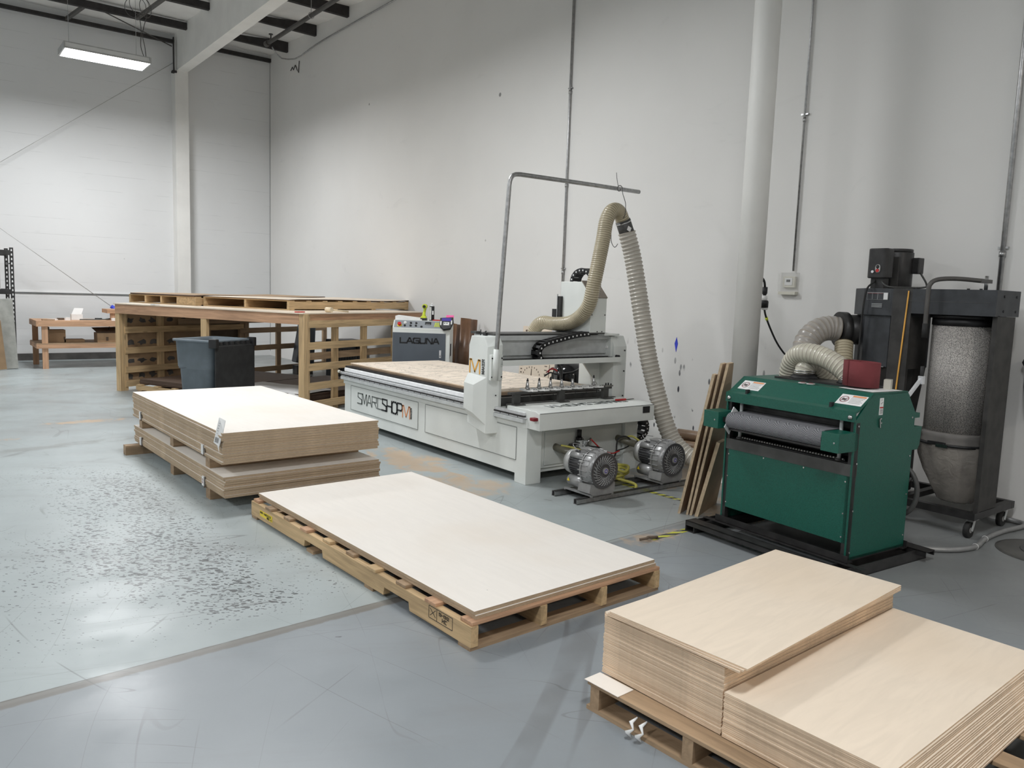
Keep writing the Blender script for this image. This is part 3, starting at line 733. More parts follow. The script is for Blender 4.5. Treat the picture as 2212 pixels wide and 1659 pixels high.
# markings on its left stringer
mb = MB(); mb.box(-0.637, -0.6355, 0.90, 1.10, 0.045, 0.083, 'yellow')
mb.build('sticker', pl)['label'] = 'yellow sticker with black print'
mb = MB(); letters(mb, 'HW-AM223', (-0.6375, 1.09, 0.066), (0, -1, 0), (0, 0, 1), 0.012, 0.011, 0.010, 0.003, 'ink_black')
letters(mb, 'MD-1', (-0.6375, 0.98, 0.050), (0, -1, 0), (0, 0, 1), 0.012, 0.010, 0.008, 0.003, 'ink_black')
mb.build('sticker_print', pl)
mb = MB()
o_ = -0.6355
letters(mb, '13-1312', (o_, -1.00, 0.083), (0, -1, 0), (0, 0, 1), 0.010, 0.013, 0.004, 0.0025, 'ink_black')
letters(mb, 'HT', (o_, -1.03, 0.058), (0, -1, 0), (0, 0, 1), 0.014, 0.016, 0.007, 0.003, 'ink_black')
for a, b in (((-0.92, 0.047), (-0.92, 0.105)), ((-0.92, 0.105), (-1.11, 0.105)), ((-1.11, 0.105), (-1.11, 0.047)), ((-1.11, 0.047), (-0.92, 0.047)), ((-0.985, 0.047), (-0.985, 0.105)), ((-0.93, 0.06), (-0.975, 0.095)), ((-0.93, 0.095), (-0.975, 0.06))):
    mb.bar((o_, a[0], a[1]), (o_, b[0], b[1]), 0.0025, 0.0012, 'ink_black', upv=(1, 0, 0))
mb.build('heat_treatment_stamp', pl)['label'] = 'black heat treatment stamp in a box'
for i, dz in enumerate((0.1305, 0.149)):
    o = sheet_mesh(2.44, 1.22, 0.0175, 'birch_face', 'thick_edge').build('plywood_sheet', loc=(PX+(0.004 if i == 0 else 0), PY+(-0.007 if i == 0 else 0), dz), rotz=RP)
    tag(o, 'large pale plywood sheet on top of the long notched pallet' if i else 'lower of the two sheets on the long notched pallet', 'plywood sheet', 'sheets on the centre pallet')
MB().bar((PX+0.66, PY-1.22, 0.115), (PX+0.70, PY-1.235, 0.118), 0.012, 0.03, 'ink_grey').build('loose_strap', pl)

# --- front right: pallet, tall stack, low stack, two skewed top pieces
RF = math.radians(3.2)
pf = thing('wooden_pallet', 'worn pallet with torn plastic scraps under the two front plywood stacks', 'pallet', (2.70, 1.50, 0), RF)
for y in (0.56, 0.13, -0.30, -0.68):
    MB().box(-0.67, 0.67, y-0.022, y+0.022, 0.016, 0.098, 'greywood_x').build('stringer', pf)
for x in (-0.625, -0.45, -0.2, 0.05, 0.3, 0.5, 0.625):
    MB().box(x-0.045, x+0.045, -0.71, 0.60, 0.098, 0.114, 'greywood_y').build('deck_board', pf, bevel=0.002)
for x in (-0.625, -0.1, 0.625):
    MB().box(x-0.045, x+0.045, -0.71, 0.60, 0.0, 0.016, 'greywood_y').build('bottom_board', pf)
mb = MB()
for (x, y) in ((-0.69, 0.35), (-0.685, 0.31)):
    mb.tube([(x+0.02, y, 0.075), (x-0.008, y+0.004, 0.065), (x-0.012, y-0.01, 0.045), (x-0.02, y+0.008, 0.03), (x-0.012, y-0.004, 0.012)], 0.009, 'paper', 5, radii=[0.003, 0.009, 0.004, 0.011, 0.002])
mb.build('plastic_scrap', pf)['label'] = 'torn white plastic scraps'
MB().box(-0.677, -0.59, 0.44, 0.61, 0.1145, 0.1165, 'birch_face').build('packing_sheet', pf)
RS_ = math.radians(2.3)
bundle(37, 1.225, 0.55, 0.00655, 'maple_face', 'thin_edge', 2.711, 1.826, 0.1175, RS_+PI/2, 'thin_plywood_piece',
       'topmost piece of the squared part of the tall front stack', 'thin plywood piece from the top of the tall front stack', 'lowest piece of the tall front stack, on the worn pallet', 'pieces of the tall front stack', 0.0022, 0.0012, 'plywood piece')
low = bundle(24, 1.225, 0.555, 0.00655, 'maple_face', 'thin_edge', 2.728, 1.266, 0.1175, RS_+PI/2, 'thin_plywood_piece',
       'topmost piece of the low front stack, partly in shade', 'thin plywood piece from the top of the low front stack', 'lowest piece of the low front stack, on the worn pallet', 'pieces of the low front stack', 0.0022, 0.0012, 'plywood piece')
for i, o in enumerate(low):      # the lower pieces were cut wider and stick out towards the camera
    k_ = 1+0.11*(1-i/23.0)
    o.scale.x = k_; o.location.y -= 0.2775*(k_-1); o.location.x -= 0.2775*(k_-1)*0.04*-1
for i in range(3):
    o = sheet_mesh(1.225, 0.59, 0.0062, 'maple_face', 'thin_edge').build('thin_plywood_piece', loc=(2.700+0.003*i, 1.80-0.004*i, 0.1175+0.00655*37+i*0.0066), rotz=math.radians(3.6+0.6*i)+PI/2)
    tag(o, ['lowest of the three skewed pieces on the tall front stack', 'middle of the three skewed pieces on the tall front stack', 'wide skewed plywood piece on the very top of the tall front stack'][i], 'plywood piece', 'skewed pieces on the tall front stack')

# ---------------------------------------------------------------- CNC router (local origin: near left foot corner)
OX, OY = 3.98, 4.95
cnc = thing('cnc_router', 'long white cnc router table with gantry, lettering and tool rack', 'cnc machine', (OX, OY, 0))
LY = 3.43   # length of the bed
# base cabinet
mb = MB(); mb.box(0.0, 1.30, 0.06, LY-0.02, 0.075, 0.47, 'cnc_white')
mb.build('base_cabinet', cnc, bevel=0.004)
for (x, y) in ((0, 0), (1.14, 0), (0, LY-0.16), (1.14, LY-0.16)):
    MB().box(x-0.002, x+0.16, y, y+0.15, 0, 0.47 if y == 0 else 0.09, 'cnc_white').build('leg', cnc, bevel=0.003)
# apron under the bed, outer skin
MB().box(-0.005, 1.34, -0.0, LY+0.005, 0.47, 0.555, 'cnc_white').build('bed_skirt', cnc, bevel=0.004)
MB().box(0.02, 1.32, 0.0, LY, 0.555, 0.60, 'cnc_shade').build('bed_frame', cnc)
def outline(mb, x, y0, y1, z0, z1, th=0.004):
    for a, b in (((y0, z0), (y1, z0)), ((y1, z0), (y1, z1)), ((y1, z1), (y0, z1)), ((y0, z1), (y0, z0))):
        mb.bar((x, a[0], a[1]), (x, b[0], b[1]), th, 0.002, 'seam_grey', upv=(1, 0, 0))
for (a, b) in ((0.136, 1.60), (1.74, 3.24)):
    MB().box(-0.0035, 0.002, a, b, 0.19, 0.464, 'cnc_white').build('side_panel', cnc)
mb = MB()
for (a, b) in ((0.136, 1.60), (1.74, 3.24)): outline(mb, -0.0045, a, b, 0.19, 0.464)
mb.build('panel_seam', cnc)
# end face panel and seam
mb = MB(); mb.prism_y([(0.20, 0.11), (1.16, 0.11), (1.16, 0.45), (0.20, 0.45)], 0.045, 0.06, 'cnc_white')
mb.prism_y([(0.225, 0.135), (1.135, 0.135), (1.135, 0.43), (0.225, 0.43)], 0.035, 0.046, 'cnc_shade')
mb.build('end_panel', cnc, bevel=0.004)
# linear rail on the left side and right side
for sx, x in ((-1, -0.012), (1, 1.345)):
    mb = MB()
    mb.box(x-0.014, x+0.012, 0.02, LY+0.03, 0.580, 0.603, 'alu')
    mb.box(x-0.020, x+0.014, 0.02, LY+0.03, 0.567, 0.580, 'black_metal')
    mb.box(x-0.016, x+0.012, 0.0, LY+0.02, 0.556, 0.566, 'alu')
    mb.build('guide_rail', cnc)
    mb = MB()
    for i in range(28): mb.cyl((x-0.0185, 0.1+i*0.12, 0.562), (x-0.0155, 0.1+i*0.12, 0.562), 0.0045, 'black', 8)
    for i in range(28): mb.cyl((x-0.019, 0.1+i*0.12, 0.535), (x+0.006, 0.1+i*0.12, 0.535), 0.003, 'bar_dark', 8)
    mb.build('rail_bolts', cnc)
    MB().box(x-0.024, x+0.02, 0.02, LY+0.02, 0.520, 0.552, 'alu_grey').build('rack_strip', cnc)
# bright bed edge extrusion
simple('bright_edge', (0.86, 0.87, 0.88), 0.35, var=0.05, ns=20)
MB().box(0.010, 0.05, 0.55, LY+0.02, 0.608, 0.650, 'bright_edge').build('edge_extrusion', cnc, bevel=0.006)
MB().box(0.02, 1.32, 0.55, LY+0.02, 0.60, 0.652, 'alu_grey').build('table', cnc)
MB().box(0.022, 1.30, 0.52, LY+0.015, 0.652, 0.6725, 'black_metal').build('table_mat', cnc)
# stop knobs at the far end
mb = MB()
for z in (0.60, 0.585): mb.cyl((-0.02, LY+0.02, z), (-0.02, LY+0.07, z), 0.01, 'steel', 10)
mb.lathe([(0.006, 0), (0.016, 0.005), (0.018, 0.02), (0.008, 0.03)], (-0.03, LY+0.06, 0.60), (0, 1, 0), 'cream', 14)
mb.build('end_stop', cnc)
MB().box(-0.05, 0.0, -0.14, -0.085, 0.556, 0.583, 'dark_red').build('rail_stop', cnc, bevel=0.006)['label'] = 'dark red rail stop'
# end apron with slanted lid
ea = MB()
ea.prism_x([(-0.16, 0.476), (-0.155, 0.615), (-0.10, 0.632), (0.28, 0.632), (0.28, 0.476)], -0.004, 1.34, 'cnc_white')
ea.build('end_apron', cnc, bevel=0.005)
MB().bar((-0.0, -0.1575, 0.6175), (1.335, -0.1575, 0.6175), 0.003, 0.004, 'seam_grey').build('lid_seam', cnc)
MB().box(1.19, 1.275, -0.163, -0.155, 0.548, 0.606, 'black').build('cover_plate', cnc)['label'] = 'small black square plate'
mb = MB()
seq = ['ink_pale']+['ink_grey']*9
letters(mb, 'SMARTSHOP', (1.16, 0.10, 0.6335), (-1, 0, 0), (0, -1, 0), 0.065, 0.10, 0.022, 0.011, 'ink_grey')
letters(mb, 'M', (0.36, 0.10, 0.6335), (-1, 0, 0), (0, -1, 0), 0.10, 0.10, 0.02, 0.014, 'ink_pale')
mb.build('lid_lettering', cnc)
# side lettering SMARTSHOP M MAKER
mb = MB()
w_ = 0.088
letters(mb, 'SMART', (-0.0055, 3.07, 0.285), (0, -1, 0), (0, 0, 1), 0.105, 0.115, 0.012, 0.011, 'ink_grey')
letters(mb, 'SHOP', (-0.0055, 2.49, 0.285), (0, -1, 0), (0, 0, 1), 0.098, 0.118, 0.014, 0.017, 'ink_black')
mb.build('side_lettering', cnc)['label'] = 'dark thin lettering reading SMARTSHOP'
mb = MB(); letters(mb, 'M', (-0.0055, 2.045, 0.275), (0, -1, 0), (0, 0, 1), 0.145, 0.118, 0.01, 0.014, 'orange')
mb.build('side_initial', cnc)['label'] = 'orange letter M'
mb = MB(); letters(mb, 'MAKER', (-0.0055, 1.858, 0.278), (0, 0, 1), (0, 1, 0), 0.017, 0.028, 0.006, 0.004, 'ink_black'); mb.build('side_small_print', cnc)
# black tool bar with forks
tb = MB(); tb.box(-0.0, 1.19, 0.245, 0.285, 0.722, 0.742, 'bar_dark'); tb.build('tool_bar', cnc)
for x in (0.08, 0.58, 1.12):
    mb = MB(); mb.box(x-0.035, x+0.035, 0.25, 0.28, 0.634, 0.722, 'bar_dark'); mb.box(x-0.055, x+0.055, 0.20, 0.30, 0.628, 0.64, 'bar_dark'); mb.build('bar_support', cnc)
MB().box(0.03, 1.30, 0.42, 0.47, 0.602, 0.672, 'bar_dark').build('table_end_bar', cnc)
MB().box(0.03, 1.30, 0.30, 0.34, 0.60, 0.634, 'bar_dark').build('slot_liner', cnc)
fx = [0.225, 0.355, 0.485, 0.615, 0.745, 0.875, 1.005]
for i, x in enumerate(fx):
    mb = MB(); mb.box(x-0.045, x+0.012, 0.225, 0.30, 0.742, 0.752, 'white_plastic'); mb.box(x-0.05, x-0.028, 0.285, 0.345, 0.742, 0.76, 'white_plastic'); mb.box(x+0.018, x+0.04, 0.285, 0.345, 0.742, 0.76, 'white_plastic')
    mb.box(x-0.01, x+0.045, 0.21, 0.25, 0.742, 0.758, 'white_plastic'); mb.cyl((x+0.012, 0.222, 0.758), (x+0.012, 0.222, 0.763), 0.006, 'black', 8); mb.cyl((x+0.034, 0.222, 0.758), (x+0.034, 0.222, 0.763), 0.006, 'black', 8)
    mb.cyl((x, 0.255, 0.69), (x, 0.255, 0.722), 0.003, 'black', 6)
    mb.build('tool_fork', cnc)
MB().box(1.10, 1.20, 0.24, 0.29, 0.742, 0.756, 'steel').cyl((1.13, 0.265, 0.756), (1.13, 0.265, 0.775), 0.007, 'black').cyl((1.16, 0.265, 0.756), (1.16, 0.265, 0.775), 0.007, 'black').cyl((1.18, 0.25, 0.756), (1.18, 0.25, 0.77), 0.006, 'black').build('bolt_cluster', cnc)
hold = None
for j, i in enumerate((0, 1, 2, 3, 4, 6)):
    x = fx[i]
    if hold is None:
        hold = thing('tool_holder', '', 'tool holder')
        MB().lathe([(0.021, 0), (0.021, 0.008), (0.017, 0.01), (0.009, 0.062), (0.009, 0.065)], (0, 0, 0), (0, 0, 1), 'steel', 18).build('cone', hold)
        MB().lathe([(0.010, 0.065), (0.010, 0.073), (0.006, 0.074), (0.006, 0.088)], (0, 0, 0), (0, 0, 1), 'black', 12).build('stud', hold)
        h = hold
    else: h = copy_tree(hold)
    h.location = (OX+x, OY+0.30, 0.7605)
    h['label'] = 'steel cone tool holder on the rack, %s from the left' % ['first', 'second', 'third', 'fourth', 'fifth', 'sixth'][j]
    h['category'] = 'tool holder'; h['group'] = 'tool holders on the black rack bar'

# gantry columns
def column(side):
    mb = MB()
    if side < 0:
        x0, x1 = -0.12, 0.0
        # side profile in yz, lower toe slopes in
        prof = [(0.42, 0.385), (0.52, 0.352), (0.94, 0.43), (0.94, 1.14), (0.90, 1.19), (0.40, 1.19), (0.39, 1.10), (0.39, 0.385)]
        prof = [(0.41, 0.38), (0.50, 0.355), (0.86, 0.44), (0.90, 0.50), (0.90, 1.13), (0.855, 1.20), (0.46, 1.20), (0.41, 1.10)]
        mb.prism_x(prof, x0+0.03, x1, 'cnc_white')
        prof2 = [(0.56, 0.42), (0.86, 0.46), (0.90, 0.50), (0.90, 1.13), (0.855, 1.19), (0.60, 1.19), (0.54, 1.10), (0.54, 0.43)]
    else:
        prof = [(0.41, 0.50), (0.80, 0.50), (0.86, 0.60), (0.90, 0.66), (0.90, 1.13), (0.855, 1.20), (0.46, 1.20), (0.41, 1.10)]
        mb.prism_x(prof, 1.36, 1.53, 'cnc_white')
    return mb
def colv(yn, yf, zz): return [(-0.09, yn+0.055, zz[0]), (0.0, yn, zz[1]), (0.03, yn, zz[1]), (0.03, yf, zz[2]), (-0.09, yf, zz[3])]
mb = MB(); L4 = colv(0.41, 0.745, (0.36, 0.372, 0.42, 0.42))+colv(0.41, 0.745, (1.11, 1.13, 1.13, 1.11))+colv(0.46, 0.71, (1.195, 1.20, 1.20, 1.195))
mb.add(L4, [(4, 3, 2, 1, 0), (10, 11, 12, 13, 14)]+[(k_*5+i, k_*5+(i+1) % 5, k_*5+5+(i+1) % 5, k_*5+5+i) for k_ in (0, 1) for i in range(5)], 'cnc_white')
mb.build('gantry_column', cnc, bevel=0.004)
mb = MB()
A = [(-0.09, 0.47, 0.85), (-0.09, 0.745, 0.87), (-0.09, 0.745, 0.50), (-0.09, 0.47, 0.44)]
B_ = [(-0.135, 0.60, 0.775), (-0.135, 0.745, 0.785), (-0.135, 0.745, 0.56), (-0.135, 0.60, 0.53)]
mb.add(A+B_, [(0, 1, 5, 4), (1, 2, 6, 5), (2, 3, 7, 6), (3, 0, 4, 7), (4, 5, 6, 7), (3, 2, 1, 0)], 'cnc_white')
mb.build('column_bulge', cnc, bevel=0.002)
mb = MB(); letters(mb, 'M', (-0.0915, 0.722, 0.875), (0, -1, 0), (0, 0, 1), 0.15, 0.112, 0.01, 0.016, 'amber'); mb.build('column_initial', cnc)['label'] = 'amber letter M'
mb = MB(); letters(mb, 'MAKER', (-0.0915, 0.505, 0.875), (0, 0, 1), (0, 1, 0), 0.020, 0.034, 0.006, 0.005, 'ink_black'); mb.build('column_small_print', cnc)
column(1).build('gantry_column', cnc, bevel=0.006)
mb = MB()
for z in (0.62, 0.80, 1.0, 1.06): mb.cyl((-0.03, 0.408, z-0.1), (-0.03, 0.413, z-0.1), 0.006, 'black', 8)
for z in (0.62, 0.86, 1.06): mb.cyl((1.50, 0.402, z), (1.50, 0.412, z), 0.007, 'black', 8)
mb.build('column_screws', cnc)
# beam
mb = MB(); mb.box(-0.0, 1.40, 0.50, 0.80, 1.03, 1.165, 'alu_grey'); mb.box(-0.0, 1.40, 0.47, 0.80, 1.165, 1.205, 'alu_grey'); mb.box(-0.0, 1.40, 0.52, 0.80, 0.955, 1.03, 'alu_grey')
mb.build('gantry_beam', cnc)
MB().box(0.0, 1.36, 0.49, 0.78, 1.205, 1.222, 'bar_dark').build('beam_way_cover', cnc)
MB().box(0.0, 1.42, 0.36, 0.366, 0.955, 1.003, 'cnc_white').box(0.0, 1.42, 0.366, 0.53, 0.955, 0.962, 'cnc_white').build('chain_tray', cnc)
MB().box(0.01, 1.41, 0.468, 0.472, 0.962, 1.006, 'bar_dark').build('tray_liner', cnc)
mb = MB(); mb.prism_y([(1.12, 0.955), (1.36, 0.955), (1.36, 0.70)], 0.60, 0.62, 'cnc_white'); mb.build('gusset', cnc)
# cable chain
def chain(pts, wdir, width, h, name, parent, pitch=0.048):
    P = smooth_path(pts, pitch); W = Vector(wdir).normalized()*width/2
    mb = MB()
    for a, b in zip(P, P[1:]):
        d = (b-a); c = (a+b)/2; nrm = d.normalized().cross(W.normalized())
        e = d*0.5
        for s_ in (-1, 1):
            q = c+W*s_
            mb.bar(q-e*1.04, q+e*1.04, 0.008, h, 'black', upv=nrm)
            mb.cyl(q+W.normalized()*s_*0.004, q+W.normalized()*s_*0.0065, 0.008, 'white_plastic', 10)
        mb.bar(c-e*0.55+nrm*h*0.42, c+e*0.55+nrm*h*0.42, width, 0.005, 'black', upv=nrm)
        mb.bar(c-e*0.55-nrm*h*0.42, c+e*0.55-nrm*h*0.42, width, 0.005, 'black', upv=nrm)
    return mb.build(name, parent)
chain([(1.30, 0.418, 0.985), (0.9, 0.418, 0.985), (0.50, 0.418, 0.987), (0.43, 0.418, 1.005), (0.405, 0.418, 1.055), (0.425, 0.418, 1.105), (0.49, 0.418, 1.14), (0.68, 0.418, 1.18), (0.86, 0.418, 1.212), (1.02, 0.42, 1.225)], (0, 1, 0), 0.09, 0.044, 'cable_chain', cnc)
# spindle head
hd = MB()
hx0, hx1 = 0.985, 1.185
hd.prism_x([(0.36, 1.235), (0.36, 1.555), (0.50, 1.70), (0.79, 1.70), (0.79, 1.235)], hx0, hx1, 'cnc_white')
sp = hd.build('spindle_head', cnc, bevel=0.005)
MB().prism_x([(0.352, 1.562), (0.356, 1.555), (0.504, 1.708), (0.498, 1.712)], hx0-0.001, hx1+0.001, 'fan_brown').build('fan_plate', sp)
mb = MB(); cc = Vector(((hx0+hx1)/2, 0.422, 1.637)); nn = Vector((0, -0.72, 0.695)).normalized()
mb.lathe([(0.05, 0.001), (0.05, 0.006), (0.042, 0.006), (0.042, 0.002)], cc+nn*0.001, nn, 'bar_dark', 24)
for a in range(4):
    an = a*PI/4; dv = Vector((1, 0, 0))*math.cos(an)+nn.cross(Vector((1, 0, 0)))*math.sin(an); mb.bar(cc+nn*0.008-dv*0.045, cc+nn*0.008+dv*0.045, 0.003, 0.002, 'fan_brown', upv=nn)
mb.build('cooling_fan', sp)
mb = MB()
for (x, z) in ((hx0+0.015, 1.40), (hx1-0.02, 1.40), (hx0+0.09, 1.245), (hx1-0.05, 1.245)): mb.cyl((x, 0.3585, z), (x, 0.3555, z), 0.006, 'black', 8)
mb.build('head_screws', sp)
MB().box(hx0-0.03, hx1, 0.37, 0.80, 1.222, 1.236, 'bar_dark').build('head_plate', cnc)
chain([(hx0+0.1, 0.42, 1.66), (hx0+0.1, 0.43, 1.74), (hx0+0.1, 0.49, 1.795), (hx0+0.1, 0.56, 1.81), (hx0+0.1, 0.64, 1.79), (hx0+0.1, 0.69, 1.74), (hx0+0.1, 0.70, 1.69)], (1, 0, 0), 0.10, 0.04, 'head_cable_chain', cnc)
mb = MB(); mb.box(hx0-0.03, hx0-0.002, 0.755, 0.80, 1.25, 1.56, 'black_metal'); mb.box(hx0-0.036, hx0-0.03, 0.79, 0.80, 1.25, 1.58, 'steel'); mb.build('head_slide', cnc)
mb = MB(); mb.box(1.20, 1.255, 1.10, 1.15, 1.16, 1.32, 'alu'); mb.box(1.195, 1.26, 1.095, 1.155, 1.32, 1.43, 'black'); mb.build('air_cylinder', cnc)
MB().box(0.80, 0.96, 0.80, 1.0, 1.0, 1.16, 'cnc_white').build('spindle_mount', cnc)
# right end plate of the beam with knobs
mb = MB(); mb.box(1.34, 1.42, 0.44, 0.82, 0.955, 1.19, 'cnc_white'); mb.cyl((1.33, 0.49, 1.09), (1.345, 0.49, 1.09), 0.014, 'white_plastic'); mb.cyl((1.39, 0.37, 1.005), (1.39, 0.44, 1.005), 0.015, 'black'); mb.build('beam_end_plate', cnc)
mb = MB(); mb.box(1.21, 1.41, 0.40, 0.80, 1.205, 1.222, 'cnc_white'); mb.build('beam_top_cover', cnc, bevel=0.002)
mb = MB(); mb.box(-0.04, 0.015, 0.72, 0.80, 1.21, 1.23, 'bar_dark'); mb.cyl((0.01, 0.70, 1.205), (0.03, 0.66, 1.235), 0.006, 'bar_dark'); mb.cyl((-0.03, 0.66, 1.20), (-0.03, 0.66, 1.25), 0.005, 'black'); mb.box(-0.02, 0.06, 0.60, 0.64, 1.20, 1.225, 'black_metal'); mb.build('sensor_bracket', cnc)
# boom pole with socket
mb = MB(); mb.cyl((-0.068, 0.375, 0.835), (-0.068, 0.365, 1.10), 0.026, 'cnc_white', 20); mb.box(-0.10, 0.02, 0.393, 0.42, 0.835, 1.05, 'cnc_white')
for z in (0.86, 1.02):
    for x in (-0.09, 0.01): mb.cyl((x, 0.388, z), (x, 0.396, z), 0.007, 'black', 8)
mb.build('pole_socket', cnc)
pp = smooth_path([(-0.068, 0.365, 1.08), (-0.05, 0.362, 1.5), (-0.025, 0.356, 2.0), (-0.003, 0.352, 2.42), (0.003, 0.351, 2.49), (0.03, 0.35, 2.54), (0.09, 0.35, 2.555), (0.2, 0.350, 2.557), (0.8, 0.35, 2.56), (1.53, 0.35, 2.56)], 0.03)
MB().tube(pp, 0.019, 'galv', 16).build('hose_boom', cnc)['label'] = 'bent galvanised boom pole'
# air preparation unit and stubs on the end panel
mb = MB(); ax, az = 0.60, 0.30
mb.box(ax-0.04, ax+0.0, -0.03, 0.03, az-0.03, az+0.03, 'alu_grey', bev=0.008); mb.cyl((ax-0.02, 0, az+0.03), (ax-0.02, 0, az+0.055), 0.028, 'black', 16); mb.cyl((ax-0.02, 0, az+0.05), (ax-0.02, 0, az+0.12), 0.02, 'black', 16)
mb.cyl((ax-0.02, 0, az-0.11), (ax-0.02, 0, az-0.03), 0.018, 'tube_smoke', 14); mb.box(ax+0.015, ax+0.06, -0.03, 0.03, az-0.035, az+0.02, 'alu_grey', bev=0.008)
mb.cyl((ax+0.04, -0.045, az-0.01), (ax+0.04, -0.03, az-0.01), 0.02, 'steel', 18); mb.cyl((ax+0.04, 0, az-0.14), (ax+0.04, 0, az-0.035), 0.016, 'tube_smoke', 14); mb.cyl((ax+0.075, 0, az+0.0), (ax+0.12, 0, az+0.03), 0.012, 'steel', 10)
mb.box(ax-0.04, ax+0.06, 0.028, 0.05, az-0.03, az+0.03, 'bar_dark')
mb.cyl((ax-0.13, 0, az-0.005), (ax-0.03, 0, az+0.005), 0.012, 'bar_dark')
mb.build('air_regulator', cnc)
MB().cyl((0.34, 0.05, 0.285), (0.40, -0.14, 0.25), 0.032, 'tube_smoke', 18).build('vacuum_stub', cnc)
MB().cyl((1.08, 0.05, 0.30), (1.16, -0.12, 0.26), 0.032, 'tube_smoke', 18).build('vacuum_stub', cnc)
mb = MB()
mb.tube(smooth_path([(0.70, -0.02, 0.33), (0.80, -0.05, 0.24), (0.92, -0.06, 0.19), (1.03, -0.05, 0.20)], 0.02), 0.006, 'red', 8)
mb.build('red_air_line', cnc)['label'] = 'red air line'
mb = MB()
mb.tube(smooth_path([(0.68, -0.02, 0.27), (0.78, -0.07, 0.25), (0.88, -0.08, 0.17), (0.95, -0.06, 0.15), (1.0, -0.04, 0.20), (1.02, -0.03, 0.30), (1.08, -0.07, 0.33), (1.16, -0.08, 0.28)], 0.02), 0.007, 'black', 8)
mb.tube(smooth_path([(1.02, -0.03, 0.2), (1.10, -0.05, 0.22), (1.2, -0.06, 0.26)], 0.02), 0.006, 'black', 8)
mb.tube(smooth_path([(0.40, -0.05, 0.30), (0.46, -0.06, 0.31), (0.56, -0.03, 0.31)], 0.02), 0.008, 'black', 8)
mb.build('black_air_lines', cnc)
mb = MB(); mb.tube(smooth_path([(0.355, -0.02, 0.305), (0.43, -0.08, 0.29), (0.50, -0.16, 0.26), (0.52, -0.26, 0.24)], 0.02), 0.010, 'hose_yellow', 10); mb.tube(smooth_path([(1.13, -0.02, 0.31), (1.18, -0.06, 0.32), (1.22, -0.14, 0.27)], 0.02), 0.010, 'hose_yellow', 10); mb.build('yellow_cable', cnc)
# chain loop behind the right rear of the base
chain([(1.35, 0.5, 0.42), (1.58, 0.4, 0.42), (1.72, 0.35, 0.38), (1.76, 0.35, 0.30), (1.72, 0.35, 0.22), (1.6, 0.4, 0.17), (1.36, 0.55, 0.16)], (0, 1, 0), 0.10, 0.05, 'bed_cable_chain', cnc, 0.06)
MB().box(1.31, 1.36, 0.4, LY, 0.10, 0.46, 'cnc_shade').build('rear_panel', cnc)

# spoilboard and work sheets on the table
for i in range(3):
    o = sheet_mesh(2.84, 1.20, 0.0115, 'spoilboard', 'thin_edge')
    # origin at corner so the cut pattern is laid in bed coordinates
    o.v = [(p[0]+0.62, p[1]+1.44, p[2]) for p in o.v]
    o = o.build('spoilboard_sheet', loc=(OX+0.05-(0.012*i)+0.012, OY+0.53+0.02*(2-i)*0.5, 0.673+i*0.0118))
    tag(o, ['lowest wooden sheet on the router table', 'middle wooden sheet on the router table', 'top wooden sheet with machined grooves on the router table'][i], 'sheet', 'sheets on the router table')
t = thing('scraper', 'small red handled scraper lying on the router end lid', 'tool', (OX+1.17, OY+0.08, 0.633), 0.05)
MB().box(-0.09, 0.04, -0.012, 0.012, 0, 0.016, 'red').build('handle', t, bevel=0.004)
MB().box(0.04, 0.15, -0.008, 0.008, 0.004, 0.008, 'bar_dark').build('blade', t)

# ---------------------------------------------------------------- dust hoses of the router
HA = [(4.86, 6.02, 1.14), (4.86, 5.98, 1.235), (4.87, 5.88, 1.295), (4.92, 5.75, 1.288), (5.0, 5.60, 1.335), (5.024, 5.40, 1.502), (5.016, 5.25, 1.782), (5.02, 5.22, 2.076), (5.055, 5.23, 2.26), (5.13, 5.24, 2.365), (5.222, 5.24, 2.36), (5.27, 5.235, 2.27)]
HA = [(4.86, 6.02, 1.12), (4.862, 5.98, 1.235), (4.87, 5.88, 1.300), (4.905, 5.72, 1.296), (4.925, 5.50, 1.33), (4.89, 5.27, 1.47), (4.89, 5.20, 1.70), (4.97, 5.20, 2.06), (5.015, 5.21, 2.25), (5.09, 5.22, 2.345), (5.185, 5.23, 2.345), (5.255, 5.235, 2.255)]
t = thing('dust_hose', 'amber ribbed dust hose arching from the gantry up to the boom', 'hose', HA[0])
def loc_(pts, o): return [(p[0]-o[0], p[1]-o[1], p[2]-o[2]) for p in pts]
hose_mesh(loc_(HA, HA[0]), 0.062, 0.019, 'hose_amber', 'hose_rib', depth=0.06).build('hose', t)
c0 = Vector((5.245, 5.235, 2.272))-Vector(HA[0]); c1 = Vector((5.305, 5.225, 2.145))-Vector(HA[0])
mb = MB(); mb.cyl(c0, c1, 0.070, 'bar_dark', 26); mb.cyl(c0+(c1-c0)*0.12, c0+(c1-c0)*0.2, 0.073, 'steel', 26); mb.cyl(c0+(c1-c0)*0.86, c0+(c1-c0)*0.96, 0.075, 'steel', 26)
mb.build('coupling', t)['label'] = 'dark metal coupling with clamps'
d_ = (c1-c0).normalized(); q = c0+(c1-c0)*0.55+Vector((-0.02, -0.069, -0.01))
MB().box(-0.022, 0.022, -0.002, 0.002, -0.02, 0.02, 'paper', M=Matrix.Translation(q) @ Matrix.Rotation(0.4, 4, 'Y')).build('coupling_sticker', t)
HB = [(5.295, 5.225, 2.165), (5.349, 5.19, 1.95), (5.375, 5.13, 1.669), (5.39, 5.05, 1.33), (5.412, 4.97, 0.992), (5.452, 4.87, 0.656), (5.475, 4.78, 0.419), (5.50, 4.68, 0.262), (5.55, 4.52, 0.15), (5.62, 4.35, 0.10)]
t = thing('dust_hose', 'pale wire-ribbed dust hose dropping from the coupling to the floor behind the blowers', 'hose', HB[0])
